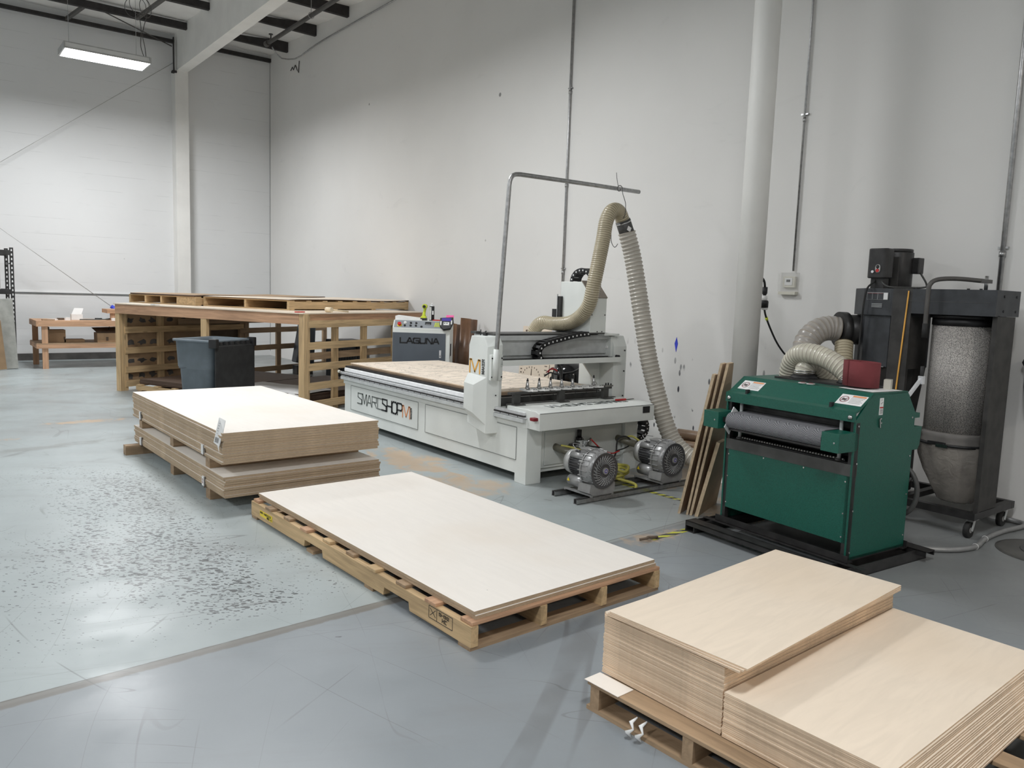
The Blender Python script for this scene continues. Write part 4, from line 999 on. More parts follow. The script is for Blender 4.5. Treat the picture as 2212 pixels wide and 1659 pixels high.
hose_mesh(loc_(HB, HB[0]), 0.074, 0.036, 'hose_pale', 'hose_rib_pale', depth=0.11).build('hose', t)
t = thing('hanging_wire', 'thin wire tying the dust hose to the boom pole', 'wire', (5.20, 5.25, 2.56))
mb = MB(); mb.tube([(0.025*math.cos(a*PI/6), 0.002*a-0.01, 0.025*math.sin(a*PI/6)-0.003) for a in range(13)], 0.0035, 'bar_dark', 6)
mb.tube(smooth_path([(0.0, -0.03, 0.0), (-0.005, -0.05, -0.06), (0.0, -0.085, -0.15), (-0.01, -0.09, -0.26), (0.0, -0.03, -0.285)], 0.02), 0.003, 'bar_dark', 6)
mb.tube(smooth_path([(0.0, 0.02, 0.02), (-0.02, 0.02, 0.08), (-0.03, 0.02, 0.14)], 0.02), 0.0025, 'bar_dark', 6)
mb.tube(smooth_path([(-0.17, -0.09, -0.42), (-0.165, -0.095, -0.50), (-0.12, -0.095, -0.545), (-0.07, -0.09, -0.50)], 0.02), 0.003, 'bar_dark', 6)
mb.build('wire', t)

# ---------------------------------------------------------------- side channel blowers on a strut frame
fr = thing('strut_frame', 'galvanised strut channel frame on the floor carrying the two blowers', 'frame', (4.6, 4.4, 0))
for (x0, x1, y) in ((-0.66, 0.68, -0.11), (-0.64, 0.62, 0.17)):
    MB().box(x0, x1, y-0.02, y-0.015, 0, 0.04, 'galv').box(x0, x1, y+0.015, y+0.02, 0, 0.04, 'galv').box(x0, x1, y-0.02, y+0.02, 0, 0.004, 'galv').box(x0, x1, y-0.02, y-0.009, 0.037, 0.04, 'galv').box(x0, x1, y+0.009, y+0.02, 0.037, 0.04, 'galv').build('strut', fr)
def blower(label, loc, rz):
    t = thing('side_channel_blower', label, 'blower', loc, rz, 'blowers on the strut frame')
    # local: face towards -y, axis along y
    R0 = 0.148; zc = 0.20
    mb = MB(); mb.lathe([(0.06, -0.075), (0.085, -0.078), (0.11, -0.072), (0.138, -0.05), (R0, -0.02), (R0, 0.045), (0.135, 0.07), (0.09, 0.08)], (0, -0.05, zc), (0, 1, 0), 'pump_grey', 48)
    mb.prism_y([(-0.13, zc-0.10), (0.125, zc-0.10), (0.13, zc-0.165), (0.10, 0.012), (-0.10, 0.012), (-0.14, zc-0.165)], -0.115, 0.02, 'pump_grey')
    h = mb.build('housing', t)
    mb = MB()
    for i in range(26):     # curved ribs on the face
        a0 = 2*PI*i/26; pts = []
        for k_ in range(7):
            rr = 0.052+0.088*k_/6; aa = a0-0.55*(k_/6)**1.3
            dz = -0.131+(0.0 if rr < 0.11 else (rr-0.11)/0.035*0.03)
            pts.append((rr*math.cos(aa), dz, zc+rr*math.sin(aa)))
        mb.tube(pts, 0.0045, 'pump_grey', 5)
    mb.tube([(0.098*math.cos(a*PI/20), -0.132, zc+0.098*math.sin(a*PI/20)) for a in range(41)], 0.0025, 'pump_grey', 5)
    mb.build('face_ribs', h)
    mb = MB(); mb.cyl((0, -0.123, zc), (0, -0.1275, zc), 0.14, 'pump_dark', 40); mb.build('face_recess', h)
    mb = MB(); mb.cyl((0, -0.125, zc), (0, -0.14, zc), 0.027, 'pump_grey', 24); mb.cyl((0, -0.14, zc), (0, -0.1415, zc), 0.021, 'pump_light', 24); mb.cyl((0, -0.1415, zc), (0, -0.142, zc), 0.016, 'lcd', 20); mb.cyl((0, -0.142, zc), (0, -0.143, zc), 0.009, 'pump_light', 16); mb.build('hub_cap', h)
    mb = MB()
    for i in range(22):     # axial ribs round the rim
        a = 2*PI*i/22; c, s_ = math.cos(a), math.sin(a)
        if s_ < -0.75: continue
        mb.bar(((R0)*c, -0.078, zc+R0*s_), (R0*c, 0.02, zc+R0*s_), 0.005, 0.016, 'pump_grey', upv=(c, 0, s_))
    mb.tube([(0.153*math.cos(a), -0.012, zc+0.153*math.sin(a)) for a in [(-0.7+i*(PI+1.4)/30) for i in range(31)]], 0.004, 'pump_grey', 6)
    mb.build('rim_ribs', h)
    mb = MB()
    for a in (0.35, 1.1, 1.9, 2.7): mb.cyl((0.157*math.cos(a), -0.03, zc+0.157*math.sin(a)), (0.157*math.cos(a), 0.012, zc+0.157*math.sin(a)), 0.008, 'pump_light', 8)
    mb.build('clamp_bolts', h)
    mb = MB(); mb.cyl((0, 0.02, zc+0.01), (0, 0.20, zc+0.01), 0.085, 'pump_dark', 32)
    for i in range(28):
        a = 2*PI*i/28; mb.bar((0.088*math.cos(a), 0.03, zc+0.01+0.088*math.sin(a)), (0.088*math.cos(a), 0.19, zc+0.01+0.088*math.sin(a)), 0.004, 0.018, 'pump_dark', upv=(math.cos(a), 0, math.sin(a)))
    mt = mb.build('motor', t)
    MB().lathe([(0.098, 0), (0.10, 0.03), (0.095, 0.06), (0.06, 0.075), (0.01, 0.078)], (0, 0.19, zc+0.01), (0, 1, 0), 'pump_light', 30).build('fan_cowl', mt)
    MB().cyl((-0.075, 0.02, zc+0.085), (-0.075, 0.17, zc+0.085), 0.026, 'pump_grey', 20).build('capacitor', mt)
    mb = MB(); mb.box(-0.04, 0.05, 0.03, 0.12, zc+0.09, zc+0.135, 'pump_grey', bev=0.01); mb.box(-0.045, 0.055, 0.025, 0.125, zc+0.135, zc+0.142, 'pump_grey', bev=0.01); mb.build('terminal_box', mt)
    MB().tube(smooth_path([(-0.045, 0.12, zc+0.11), (-0.07, 0.16, zc+0.15), (-0.03, 0.2, zc+0.16), (0.04, 0.15, zc+0.15)], 0.01), 0.003, 'pump_grey', 6).build('cable', mt)
    mb = MB(); mb.cyl((-0.055, -0.02, 0.075), (-0.055, 0.19, 0.075), 0.048, 'pump_grey', 26); mb.lathe([(0.048, 0), (0.04, 0.012), (0.0, 0.018)], (-0.055, 0.19, 0.075), (0, 1, 0), 'pump_grey', 26)
    mb.cyl((0.075, -0.02, 0.075), (0.075, 0.19, 0.075), 0.048, 'pump_grey', 26)
    sl = mb.build('silencer', t)
    MB().prism_x([(0.155, 0.075), (0.185, 0.075), (0.17, 0.102)], -0.106, -0.1035, 'yellow').build('warning_triangle', sl)
    mb = MB(); mb.box(-0.12, 0.12, -0.10, 0.18, 0.0, 0.006, 'pump_grey'); mb.box(-0.12, -0.10, -0.11, 0.20, 0.0, 0.02, 'pump_grey'); mb.box(0.10, 0.12, -0.11, 0.20, 0.0, 0.02, 'pump_grey'); mb.build('foot_plate', t)
    return t
blower('grey side channel blower nearer the router leg, left of the pair', (4.19, 4.37, 0.041), 0.0)
blower('grey side channel blower beside the leaning boards, right of the pair', (4.995, 4.38, 0.041), 0.0)
mb = MB()
mb.tube(smooth_path([(4.50, 4.55, 0.012), (4.62, 4.62, 0.015), (4.76, 4.60, 0.03), (4.82, 4.70, 0.05), (4.70, 4.78, 0.05), (4.58, 4.70, 0.06), (4.66, 4.58, 0.07), (4.82, 4.60, 0.09), (4.86, 4.72, 0.10), (4.72, 4.80, 0.10), (4.60, 4.72, 0.12), (4.66, 4.60, 0.06), (4.76, 4.46, 0.02), (4.60, 4.32, 0.012), (4.42, 4.28, 0.012)], 0.025), 0.013, 'hose_yellow', 10)
mb.tube(smooth_path([(4.75, 4.62, 0.13), (4.68, 4.70, 0.14), (4.74, 4.78, 0.13), (4.86, 4.74, 0.12), (4.84, 4.62, 0.13), (4.72, 4.55, 0.11), (4.64, 4.62, 0.16), (4.68, 4.72, 0.2)], 0.02), 0.013, 'hose_yellow', 10)
tag(mb.build('coiled_hose'), 'yellow coiled air hose heaped between the two blowers', 'hose')

# ---------------------------------------------------------------- green drum sander (local: front towards -x)
RS = math.radians(-4)
sd = thing('drum_sander', 'green drum sander with grey feed roller on a black skid', 'sander', (4.606, 2.767, 0), RS)
F, Bk, WY = -0.30, 0.30, 0.475
prof = [(F, 0.085), (Bk, 0.085), (Bk, 0.93), (0.20, 1.06), (-0.16, 1.06), (F-0.01, 0.915), (F-0.01, 0.90)]
for s_ in (-1, 1):
    mb = MB(); y0, y1 = (s_*WY, s_*(WY-0.012))
    mb.prism_y(prof, min(y0, y1), max(y0, y1), 'green'); sp_ = mb.build('side_panel', sd)
    mb = MB()
    for (x, z) in ((F+0.03, 0.13), (F+0.03, 0.38), (F+0.03, 0.66), (F+0.02, 0.88), (Bk-0.02, 0.16), (Bk-0.02, 0.42), (Bk-0.02, 0.66), (Bk-0.03, 0.90)): mb.cyl((x, s_*(WY+0.003), z), (x, s_*WY, z), 0.006, 'steel', 8)
    mb.build('panel_screws', sp_)
MB().box(F+0.02, Bk-0.01, -WY+0.013, WY-0.013, 0.64, 0.66, 'black').box(Bk-0.02, Bk, -WY+0.013, WY-0.013, 0.09, 0.66, 'green').box(F+0.19, F+0.2, -WY+0.013, WY-0.013, 0.66, 0.90, 'black').build('inner_body', sd)
# front panel and channel
fp = MB().box(F, F+0.006, -WY+0.014, WY-0.014, 0.185, 0.585, 'green').build('front_panel', sd)
mb = MB()
for (y, z) in ((WY-0.04, 0.55), (WY-0.04, 0.4), (WY-0.04, 0.22), (-WY+0.04, 0.55), (-WY+0.04, 0.36), (-WY+0.04, 0.22), (0.15, 0.575), (-0.15, 0.575)): mb.cyl((F-0.003, y, z), (F, y, z), 0.005, 'steel', 8)
mb.build('panel_screws', fp)
MB().box(F-0.004, F+0.04, -WY, WY, 0.585, 0.655, 'bar_dark').build('front_channel', sd)
for s_ in (-1, 1): MB().box(F, F+0.035, s_*WY-0.018*(s_+1)+0, s_*WY-0.018*(s_+1)+0.036, 0.085, 0.90, 'black_metal').build('corner_post', sd)
# drive chain in front of the channel
mb = MB()
for i in range(80): mb.box(F+0.025, F+0.035, -0.40+i*0.01, -0.40+i*0.01+0.0055, 0.664+(i % 2)*0.002, 0.674+(i % 2)*0.002, 'pump_light' if i % 2 else 'bar_dark')
mb.build('drive_chain', sd)
for y in (-0.36, 0.38): MB().cyl((F+0.03, y, 0.66), (F+0.03, y, 0.90), 0.011, 'alu_grey', 14).lathe([(0.022, 0), (0.022, 0.015)], (F+0.03, y, 0.656), (0, 0, 1), 'bar_dark', 16).build('lift_screw', sd)
# feed roller and its green end housings
mb = MB()
R_ = 0.052; pts = []
for a in range(24):
    an = PI/2+PI*a/23; pts.append((F-0.085+R_*math.cos(an), 0.795+R_*math.sin(an)))
pts += [(F+0.18, 0.743), (F+0.18, 0.847)]
mb.prism_y(pts, -0.345, 0.365, 'belt')
cb = mb.build('conveyor_belt', sd)
MB().box(F-0.10, F+0.18, -0.35, 0.37, 0.73, 0.742, 'black_metal').build('feed_table', sd)
for (ya, yb, nm) in ((0.41, 0.535, 0), (-0.475, -0.36, 1)):
    mb = MB()
    mb.prism_y([(F-0.155, 0.735), (F+0.02, 0.735), (F+0.03, 0.755), (F+0.03, 0.835), (F+0.0, 0.845), (F-0.155, 0.845)], ya, yb, 'green')
    mb.cyl((F-0.158, ya+0.03, 0.79), (F-0.155, ya+0.03, 0.79), 0.006, 'steel', 8)
    mb.build('bearing_housing', sd, bevel=0.006)
MB().box(F-0.11, F-0.05, 0.36, 0.43, 0.78, 0.81, 'black_metal').prism_y([(F-0.14, 0.75), (F-0.09, 0.70), (F-0.02, 0.85), (F-0.06, 0.88)], 0.366, 0.372, 'alu_grey').build('roller_bracket', sd)
MB().cyl((F+0.09, -0.42, 0.875), (F+0.09, 0.42, 0.875), 0.032, 'bar_dark', 20).build('pressure_roller', sd)
# hood: chamfered cover hinged at the front
mb = MB()
mb.prism_y([(F-0.022, 0.905), (F-0.022, 0.965), (F+0.012, 0.975), (-0.155, 1.066), (0.20, 1.066), (0.20, 1.055), (-0.15, 1.055), (F+0.015, 0.963), (F-0.01, 0.955), (F-0.01, 0.905)], -WY+0.0, WY-0.0, 'green')
hood = mb.build('hood', sd)
mb = MB()
for y in (-WY+0.03, WY-0.03): mb.lathe([(0.015, 0), (0.014, 0.005), (0.008, 0.009), (0.001, 0.010)], (F-0.022, y, 0.930), (-1, 0, 0), 'steel', 16)
mb.build('hood_bolts', hood)
mb = MB()
for y in (-0.30, 0.32): mb.box(F-0.006, F+0.02, y-0.008, y+0.008, 0.965, 0.998, 'black')
mb.build('hood_clips', hood)
MB().box(-0.02, 0.20, -0.34, 0.33, 1.066, 1.078, 'black_metal').build('port_plate', hood)
# warning labels on the sloping hood
def slope(y, t):  # t from 0 (front) to 1 (top edge)
    return Vector((F+0.012+(0.133)*t, y, 0.9755+(0.0905)*t))
sl = (slope(0, 1)-slope(0, 0)).normalized(); sn = Vector((-sl.z, 0, sl.x))
def warn(y0, y1, nm):
    mb = MB(); q = [slope(y0, .18)+sn*0.002, slope(y1, .18)+sn*0.002, slope(y1, .74)+sn*0.002, slope(y0, .74)+sn*0.002]
    q2 = [p-sn*0.0015 for p in q]
    mb.add(q+q2, [(0, 1, 2, 3), (7, 6, 5, 4), (0, 4, 5, 1), (1, 5, 6, 2), (2, 6, 7, 3), (3, 7, 4, 0)], 'paper')
    L_ = y0-y1  # text runs from left (y0) to right (y1)
    ym = y0-L_*0.45
    a, b = slope(ym, .67)+sn*0.0025, slope(y1+0.008, .67)+sn*0.0025
    mb.bar(a, b, 0.012, 0.001, 'orange', upv=sn)
    for i in range(5):
        tt = .59-i*0.075
        mb.bar(slope(ym, tt)+sn*0.0025, slope(y1+0.01+0.006*(i % 3), tt)+sn*0.0025, 0.003, 0.001, 'ink_pale', upv=sn)
    cy = y0-L_*0.22; c = slope(cy, .46)+sn*0.003
    mb.tube([c+Vector((0, 1, 0))*0.026*math.cos(k_*PI/12)+sl*0.026*math.sin(k_*PI/12) for k_ in range(25)], 0.0018, 'dark_red', 5)
    mb.bar(c-Vector((0, 1, 0))*0.014-sl*0.008, c+Vector((0, 1, 0))*0.014+sl*0.004, 0.016, 0.001, 'ink_grey', upv=sn)
    mb.bar(c-Vector((0, 1, 0))*0.018+sl*0.014, c+Vector((0, 1, 0))*0.018-sl*0.016, 0.003, 0.0015, 'dark_red', upv=sn)
    mb.build('warning_label', hood)
warn(0.43, 0.26, 0); warn(-0.30, -0.468, 1)
mb = MB(); mb.box(-0.09, -0.052, -WY-0.002, -WY, 0.935, 1.035, 'paper').box(-0.088, -0.054, -WY-0.003, -WY-0.001, 0.975, 0.983, 'red')
for i in range(5): mb.box(-0.085, -0.057, -WY-0.003, -WY-0.001, 0.943+i*0.006, 0.945+i*0.006, 'ink_black')
mb.bar((-0.08, -WY-0.0025, 1.0), (-0.06, -WY-0.0025, 1.01), 0.002, 0.001, 'ink_black', upv=(0, 1, 0)).bar((-0.075, -WY-0.0025, 1.02), (-0.07, -WY-0.0025, 1.028), 0.002, 0.001, 'ink_black', upv=(0, 1, 0))
mb.build('side_label', sd)
mb = MB(); mb.bar((-0.075, -WY-0.006, 0.86), (-0.085, -WY-0.006, 0.91), 0.008, 0.008, 'steel').bar((-0.085, -WY-0.006, 0.91), (-0.07, -WY-0.006, 0.915), 0.008, 0.008, 'steel').bar((-0.08, -WY-0.006, 0.885), (-0.065, -WY-0.006, 0.89), 0.008, 0.008, 'steel').build('latch', sd)
# outfeed shelf
mb = MB(); mb.prism_y([(Bk, 0.69), (Bk+0.08, 0.69), (Bk+0.10, 0.72), (Bk+0.11, 0.82), (Bk+0.11, 0.835), (Bk, 0.835)], -WY+0.01, -WY+0.10, 'green'); mb.box(Bk, Bk+0.12, -WY+0.03, WY-0.03, 0.80, 0.83, 'black_metal'); mb.build('outfeed_housing', sd, bevel=0.004)
MB().box(Bk, Bk+0.09, -WY+0.02, WY-0.02, 0.89, 0.92, 'green').build('rear_rail', sd)
# crank arm on the right
mb = MB(); mb.bar((0.235, -WY+0.015, 1.035), (0.36, -WY+0.015, 1.135), 0.016, 0.022, 'alu'); mb.box(0.345, 0.375, -WY-0.0, -WY+0.03, 1.10, 1.15, 'alu'); mb.build('crank_arm', sd, bevel=0.002)
MB().cyl((0.36, -WY+0.015, 1.13), (0.36, -WY+0.015, 1.21), 0.011, 'rubber', 14).build('crank_handle', sd)
# rear handwheel seen past the side
mb = MB(); cw = Vector((Bk+0.05, -WY+0.09, 0.42))
mb.tube([cw+Vector((0, math.cos(a*PI/16)*0.12, math.sin(a*PI/16)*0.16)) for a in range(33)], 0.016, 'bar_dark', 8)
mb.cyl(cw-Vector((0.05, 0, 0)), cw+Vector((0.02, 0, 0)), 0.03, 'bar_dark', 14)
for a in (0.3, 2.4, 4.5): mb.cyl(cw, cw+Vector((0, math.cos(a)*0.12, math.sin(a)*0.15)), 0.009, 'bar_dark', 8)
mb.build('handwheel', sd)
# base frame of the machine
mb = MB(); mb.box(F-0.015, F+0.04, -WY-0.02, WY+0.03, 0.076, 0.082, 'black_metal'); mb.box(F-0.015, F-0.009, -WY-0.02, WY+0.03, 0.076, 0.12, 'black_metal'); mb.box(Bk-0.04, Bk+0.01, -WY-0.02, WY+0.03, 0.076, 0.082, 'black_metal'); mb.box(Bk+0.004, Bk+0.01, -WY-0.02, WY+0.03, 0.076, 0.12, 'black_metal')
mb.box(F, Bk, -WY, -WY+0.03, 0.076, 0.10, 'black_metal'); mb.box(F, Bk, WY-0.03, WY, 0.076, 0.10, 'black_metal'); mb.build('base_angle', sd)
sk = thing('fork_skid', 'black steel fork skid frame under the green drum sander', 'skid', (4.606, 2.767, 0), RS)
def chan(mb, x0, x1, y0, y1):
    mb.box(x0, x1, y0, y1, 0.069, 0.075, 'black_metal'); mb.box(x0, x0+0.006, y0, y1, 0.042, 0.075, 'black_metal'); mb.box(x1-0.006, x1, y0, y1, 0.042, 0.075, 'black_metal')
mb = MB(); chan(mb, -0.50, -0.40, -0.60, 0.60); mb.build('skid_channel', sk)
mb = MB(); chan(mb, 0.34, 0.44, -0.60, 0.60); mb.build('skid_channel', sk)
for y0, y1 in ((0.52, 0.60), (-0.54, -0.44)):
    mb = MB(); mb.box(-0.50, 0.46, y0, y0+0.006, 0.0, 0.069, 'black_metal').box(-0.50, 0.46, y1-0.006, y1, 0.0, 0.069, 'black_metal').box(-0.50, 0.46, y0, y1, 0.0, 0.006, 'black_metal'); mb.build('skid_foot', sk)
MB().box(-0.33, -0.29, -0.6, 0.6, 0.069, 0.075, 'black_metal').build('skid_strip', sk)

# things lying on the sander hood
def on_sander(x, y, z): return (4.606+x*math.cos(RS)-y*math.sin(RS), 2.767+x*math.sin(RS)+y*math.cos(RS), z)
t = thing('sanding_belt_roll', 'rolled maroon abrasive belt standing on the green sander', 'sanding belt', on_sander(0.02, -0.275, 1.067+0.012))
mb = MB(); N_ = 90; vs = []; fs = []
for i in range(N_+1):
    a = 2.35*2*PI*i/N_; r = 0.093+0.0035*a/(2*PI)
    r2_ = r*(1-0.12*math.cos(2*a)*0.3)
    for z in (0.0, 0.152): vs.append((r2_*math.cos(a+0.6), r2_*1.02*math.sin(a+0.6), z+0.004*math.sin(a)))
for i in range(N_): fs.append((2*i, 2*i+2, 2*i+3, 2*i+1))
mb.add(vs, fs, 'sandbelt', True); o = mb.build('belt', t); md = o.modifiers.new('solid', 'SOLIDIFY'); md.thickness = 0.0016
t = tag(MB().box(-0.03, 0.03, -0.02, 0.02, 0, 0.062, 'cream').build('wood_offcut', loc=on_sander(0.13, -0.385, 1.0665), rotz=0.3), 'small pale wood block beside the maroon belt on the sander', 'wood block')
o = MB().add([(-0.12, -0.10, 0), (0.16, -0.11, 0), (0.17, 0.11, 0), (-0.10, 0.14, 0), (-0.12, -0.10, 0.0015), (0.16, -0.11, 0.0015), (0.17, 0.11, 0.0015), (-0.10, 0.14, 0.0015)], [(3, 2, 1, 0), (4, 5, 6, 7), (0, 1, 5, 4), (1, 2, 6, 5), (2, 3, 7, 6), (3, 0, 4, 7)], 'paper').build('paper_sheet', loc=on_sander(0.0, -0.35, 1.0672), rotz=-0.1)
tag(o, 'white paper sheet under the maroon belt on the sander', 'paper')
for i, y in enumerate((0.055, -0.005)):
    mb = MB(); mb.lathe([(0.027, 0), (0.027, 0.006), (0.018, 0.008)], (0, 0, 0), (0, 0, 1), 'pump_light', 20).lathe([(0.017, 0.008), (0.017, 0.0095)], (0, 0, 0), (0, 0, 1), 'dark_red', 16)
    tag(mb.build('round_puck', loc=on_sander(-0.135, y-0.03, 1.0665)), ['small round grey puck with red centre on the hood edge, left one', 'small round grey puck with red centre on the hood edge, right one'][i], 'puck', 'pucks on the sander hood')

# ---------------------------------------------------------------- black dust collector by the wall
dc = thing('dust_collector', 'black cyclone dust collector on casters with grey filter and plastic bag', 'dust collector', (5.72, 2.20, 0))
# local coords: x into the wall 0..0.7, y along the wall 0..1.2
mb = MB(); mb.box(-0.02, 0.03, 0.0, 1.25, 0.135, 0.185, 'black_metal').box(0.60, 0.65, 0.0, 1.25, 0.135, 0.185, 'black_metal').box(0.0305, 0.5995, 0.001, 0.05, 0.136, 0.184, 'black_metal').box(0.0305, 0.5995, 1.20, 1.249, 0.136, 0.184, 'black_metal').box(-0.02, 0.65, 0.52, 0.57, 0.14, 0.18, 'black_metal')
mb.build('base_frame', dc)
cast = None
for (x, y) in ((0.06, 0.05), (0.60, 0.05), (0.06, 1.18), (0.60, 1.18)):
    c_ = bpy.data.objects.new('caster', None)
    mb = MB(); mb.cyl((0, -0.016, 0.055), (0, 0.016, 0.055), 0.055, 'rubber', 26); mb.cyl((0, -0.018, 0.055), (0, 0.018, 0.055), 0.02, 'pump_light', 14)
    mb.bar((0, -0.024, 0.05), (0.03, -0.024, 0.125), 0.03, 0.003, 'alu_grey', upv=(0, 1, 0)); mb.bar((0, 0.024, 0.05), (0.03, 0.024, 0.125), 0.03, 0.003, 'alu_grey', upv=(0, 1, 0)); mb.box(0.0, 0.07, -0.035, 0.035, 0.124, 0.1345, 'alu_grey')
    mb.build('caster', dc, loc=(x-0.03, y, 0), rotz=0)
# upright channel and top duct
MB().box(0.051, 0.198, 0.002, 0.012, 0.187, 1.523, 'collector_side').box(0.02, 0.05, 0.0, 0.03, 0.185, 1.53, 'collector_side').box(0.20, 0.32, 0.003, 0.05, 0.187, 1.523, 'collector_side').build('upright', dc)
mb = MB(); mb.box(-0.02, 0.36, 0.0, 0.555, 1.525, 1.70, 'collector'); mb.box(-0.022, -0.0195, 0.04, 0.58, 1.612, 1.615, 'bar_dark')
for (x, z) in ((0.10, 1.66), (0.30, 1.66), (0.10, 1.56), (0.30, 1.56)): mb.lathe([(0.009, 0), (0.009, 0.004)], (x, 0.0, z), (0, -1, 0), 'black', 8)
for y in (0.12, 0.2, 0.55): mb.cyl((0.02, y, 1.70), (0.02, y, 1.708), 0.01, 'black', 8)
mb.build('top_duct', dc)
MB().cyl((0.24, 0.28, 1.50), (0.24, 0.28, 1.524), 0.235, 'black', 40).cyl((0.24, 0.28, 1.45), (0.24, 0.28, 1.50), 0.22, 'black', 40).build('filter_collar', dc)
MB().cyl((0.24, 0.28, 0.66), (0.24, 0.28, 1.45), 0.215, 'filter', 48).build('filter_cartridge', dc)
mb = MB(); mb.lathe([(0.232, 0), (0.236, 0.03), (0.228, 0.06), (0.24, 0.09), (0.22, 0.10)], (0.24, 0.28, 0.60), (0, 0, 1), 'net_grey', 40); mb.build('bag_band', dc)
mb = MB(); mb.lathe([(0.248, 0), (0.248, 0.018)], (0.24, 0.28, 0.605), (0, 0, 1), 'black', 40); mb.box(-0.012, 0.0, 0.24, 0.36, 0.612, 0.634, 'black'); mb.box(-0.02, -0.008, 0.22, 0.30, 0.60, 0.622, 'steel'); mb.build('strap_clamp', dc)
mb = MB(); vs = []; fs = []; sg = 40; lev = [(0.19, 0.10), (0.21, 0.125), (0.30, 0.165), (0.40, 0.205), (0.50, 0.228), (0.58, 0.236), (0.61, 0.236)]
for (z, r) in lev:
    for j in range(sg):
        a = 2*PI*j/sg; rr = r*(1+0.05*math.sin(5*a+z*9)+0.025*math.sin(11*a))
        vs.append((0.24+rr*math.cos(a), 0.215+0.065*(z/0.6)+rr*math.sin(a)*(1 if math.sin(a) < 0 else 1), z))
for i in range(len(lev)-1):
    for j in range(sg): fs.append((i*sg+j, i*sg+(j+1) % sg, (i+1)*sg+(j+1) % sg, (i+1)*sg+j))
fs.append(tuple(range(sg))[::-1]); mb.add(vs, fs, 'bag', True); mb.build('collection_bag', dc)['label'] = 'crumpled translucent plastic bag'
# shaker handle over the duct
mb = MB(); mb.tube(smooth_path([(0.2, 0.18, 1.765), (0.05, 0.29, 1.775), (-0.07, 0.365, 1.765), (-0.115, 0.395, 1.73), (-0.12, 0.40, 1.66), (-0.12, 0.40, 1.36)], 0.015), 0.0155, 'pipe_dark', 14); mb.cyl((-0.12, 0.40, 1.36), (-0.12, 0.40, 1.46), 0.019, 'rubber', 14); mb.box(0.17, 0.24, 0.14, 0.19, 1.75, 1.775, 'pipe_dark'); mb.cyl((0.205, 0.165, 1.70), (0.205, 0.165, 1.80), 0.012, 'steel', 12)
mb.build('shaker_handle', dc)
# cyclone housing: octagonal
def octo(cx, cy, r, n=8, ph=PI/8, sx=1.0): return [(cx+sx*r*math.cos(ph+2*PI*i/n), cy+r*math.sin(ph+2*PI*i/n)) for i in range(n)]
ccx, ccy = 0.26, 0.82
mb = MB(); mb.prism(octo(ccx, ccy, 0.28), 1.50, 1.70, 'collector'); mb.prism([(-0.0, 0.56), (0.30, 0.56), (0.30, 0.72), (-0.0, 0.72)], 1.50, 1.70, 'collector'); mb.build('blower_housing', dc, bevel=0.004)
mb = MB(); mb.prism(octo(ccx, ccy, 0.255), 1.12, 1.50, 'collector')
O1 = octo(ccx, ccy, 0.25); O2 = octo(ccx+0.02, ccy-0.06, 0.13)
mb.add([(p[0], p[1], 1.12) for p in O1]+[(p[0], p[1], 0.60) for p in O2], [(i, (i+1) % 8, 8+(i+1) % 8, 8+i) for i in range(8)]+[tuple(range(8, 16))], 'collector_side')
mb.build('cyclone_body', dc)
MB().box(ccx-0.262, ccx-0.24, ccy-0.09, ccy+0.09, 1.12, 1.125, 'steel').cyl((ccx-0.15, ccy+0.21, 1.14), (ccx-0.20, ccy+0.28, 1.14), 0.012, 'steel', 8).build('clamp_ring', dc)
mb = MB(); mb.cyl((ccx-0.0, ccy-0.02, 0.185), (ccx, ccy-0.02, 0.62), 0.21, 'collector_side', 30).cyl((ccx, ccy-0.02, 0.60), (ccx, ccy-0.02, 0.64), 0.225, 'black_metal', 30); mb.build('dust_drum', dc)
MB().bar((-0.015, 0.625, 0.75), (-0.015, 0.585, 1.685), 0.009, 0.006, 'amber', upv=(1, 0, 0)).build('amber_strip', dc)['label'] = 'amber vertical strip'
MB().box(-0.01, 0.02, 0.56, 0.70, 0.7, 1.703, 'collector_side').box(0.021, 0.28, 0.561, 0.60, 1.12, 1.499, 'collector_side').build('front_post', dc)
# printed plates
mb = MB(); mb.box(-0.0245+0.021, -0.0, 0.74, 0.90, 1.615, 1.67, 'ink_pale'); mb.box(-0.006, -0.0, 0.775, 0.897, 1.618, 1.664, 'collector'); mb.box(-0.007, -0.004, 0.815, 0.818, 1.618, 1.664, 'ink_pale'); mb.box(-0.007, -0.004, 0.855, 0.858, 1.618, 1.664, 'ink_pale'); mb.box(-0.007, -0.004, 0.775, 0.897, 1.661, 1.664, 'dark_red'); mb.box(-0.0065, 0, 0.742, 0.772, 1.618, 1.667, 'paper')
for i in range(3): mb.box(-0.004, 0, 0.78, 0.86, 1.56+i*0.011, 1.566+i*0.011, 'ink_pale')
mb.build('spec_plate', dc)
# inlet port and hose
pc = Vector((0.14, 1.02, 1.38))
mb = MB(); mb.cyl((0.20, 0.98, 1.38), (0.02, 1.10, 1.38), 0.115, 'black_metal', 30); mb.cyl((0.05, 1.08, 1.38), (0.0, 1.113, 1.38), 0.135, 'black_metal', 30); mb.build('inlet_port', dc)
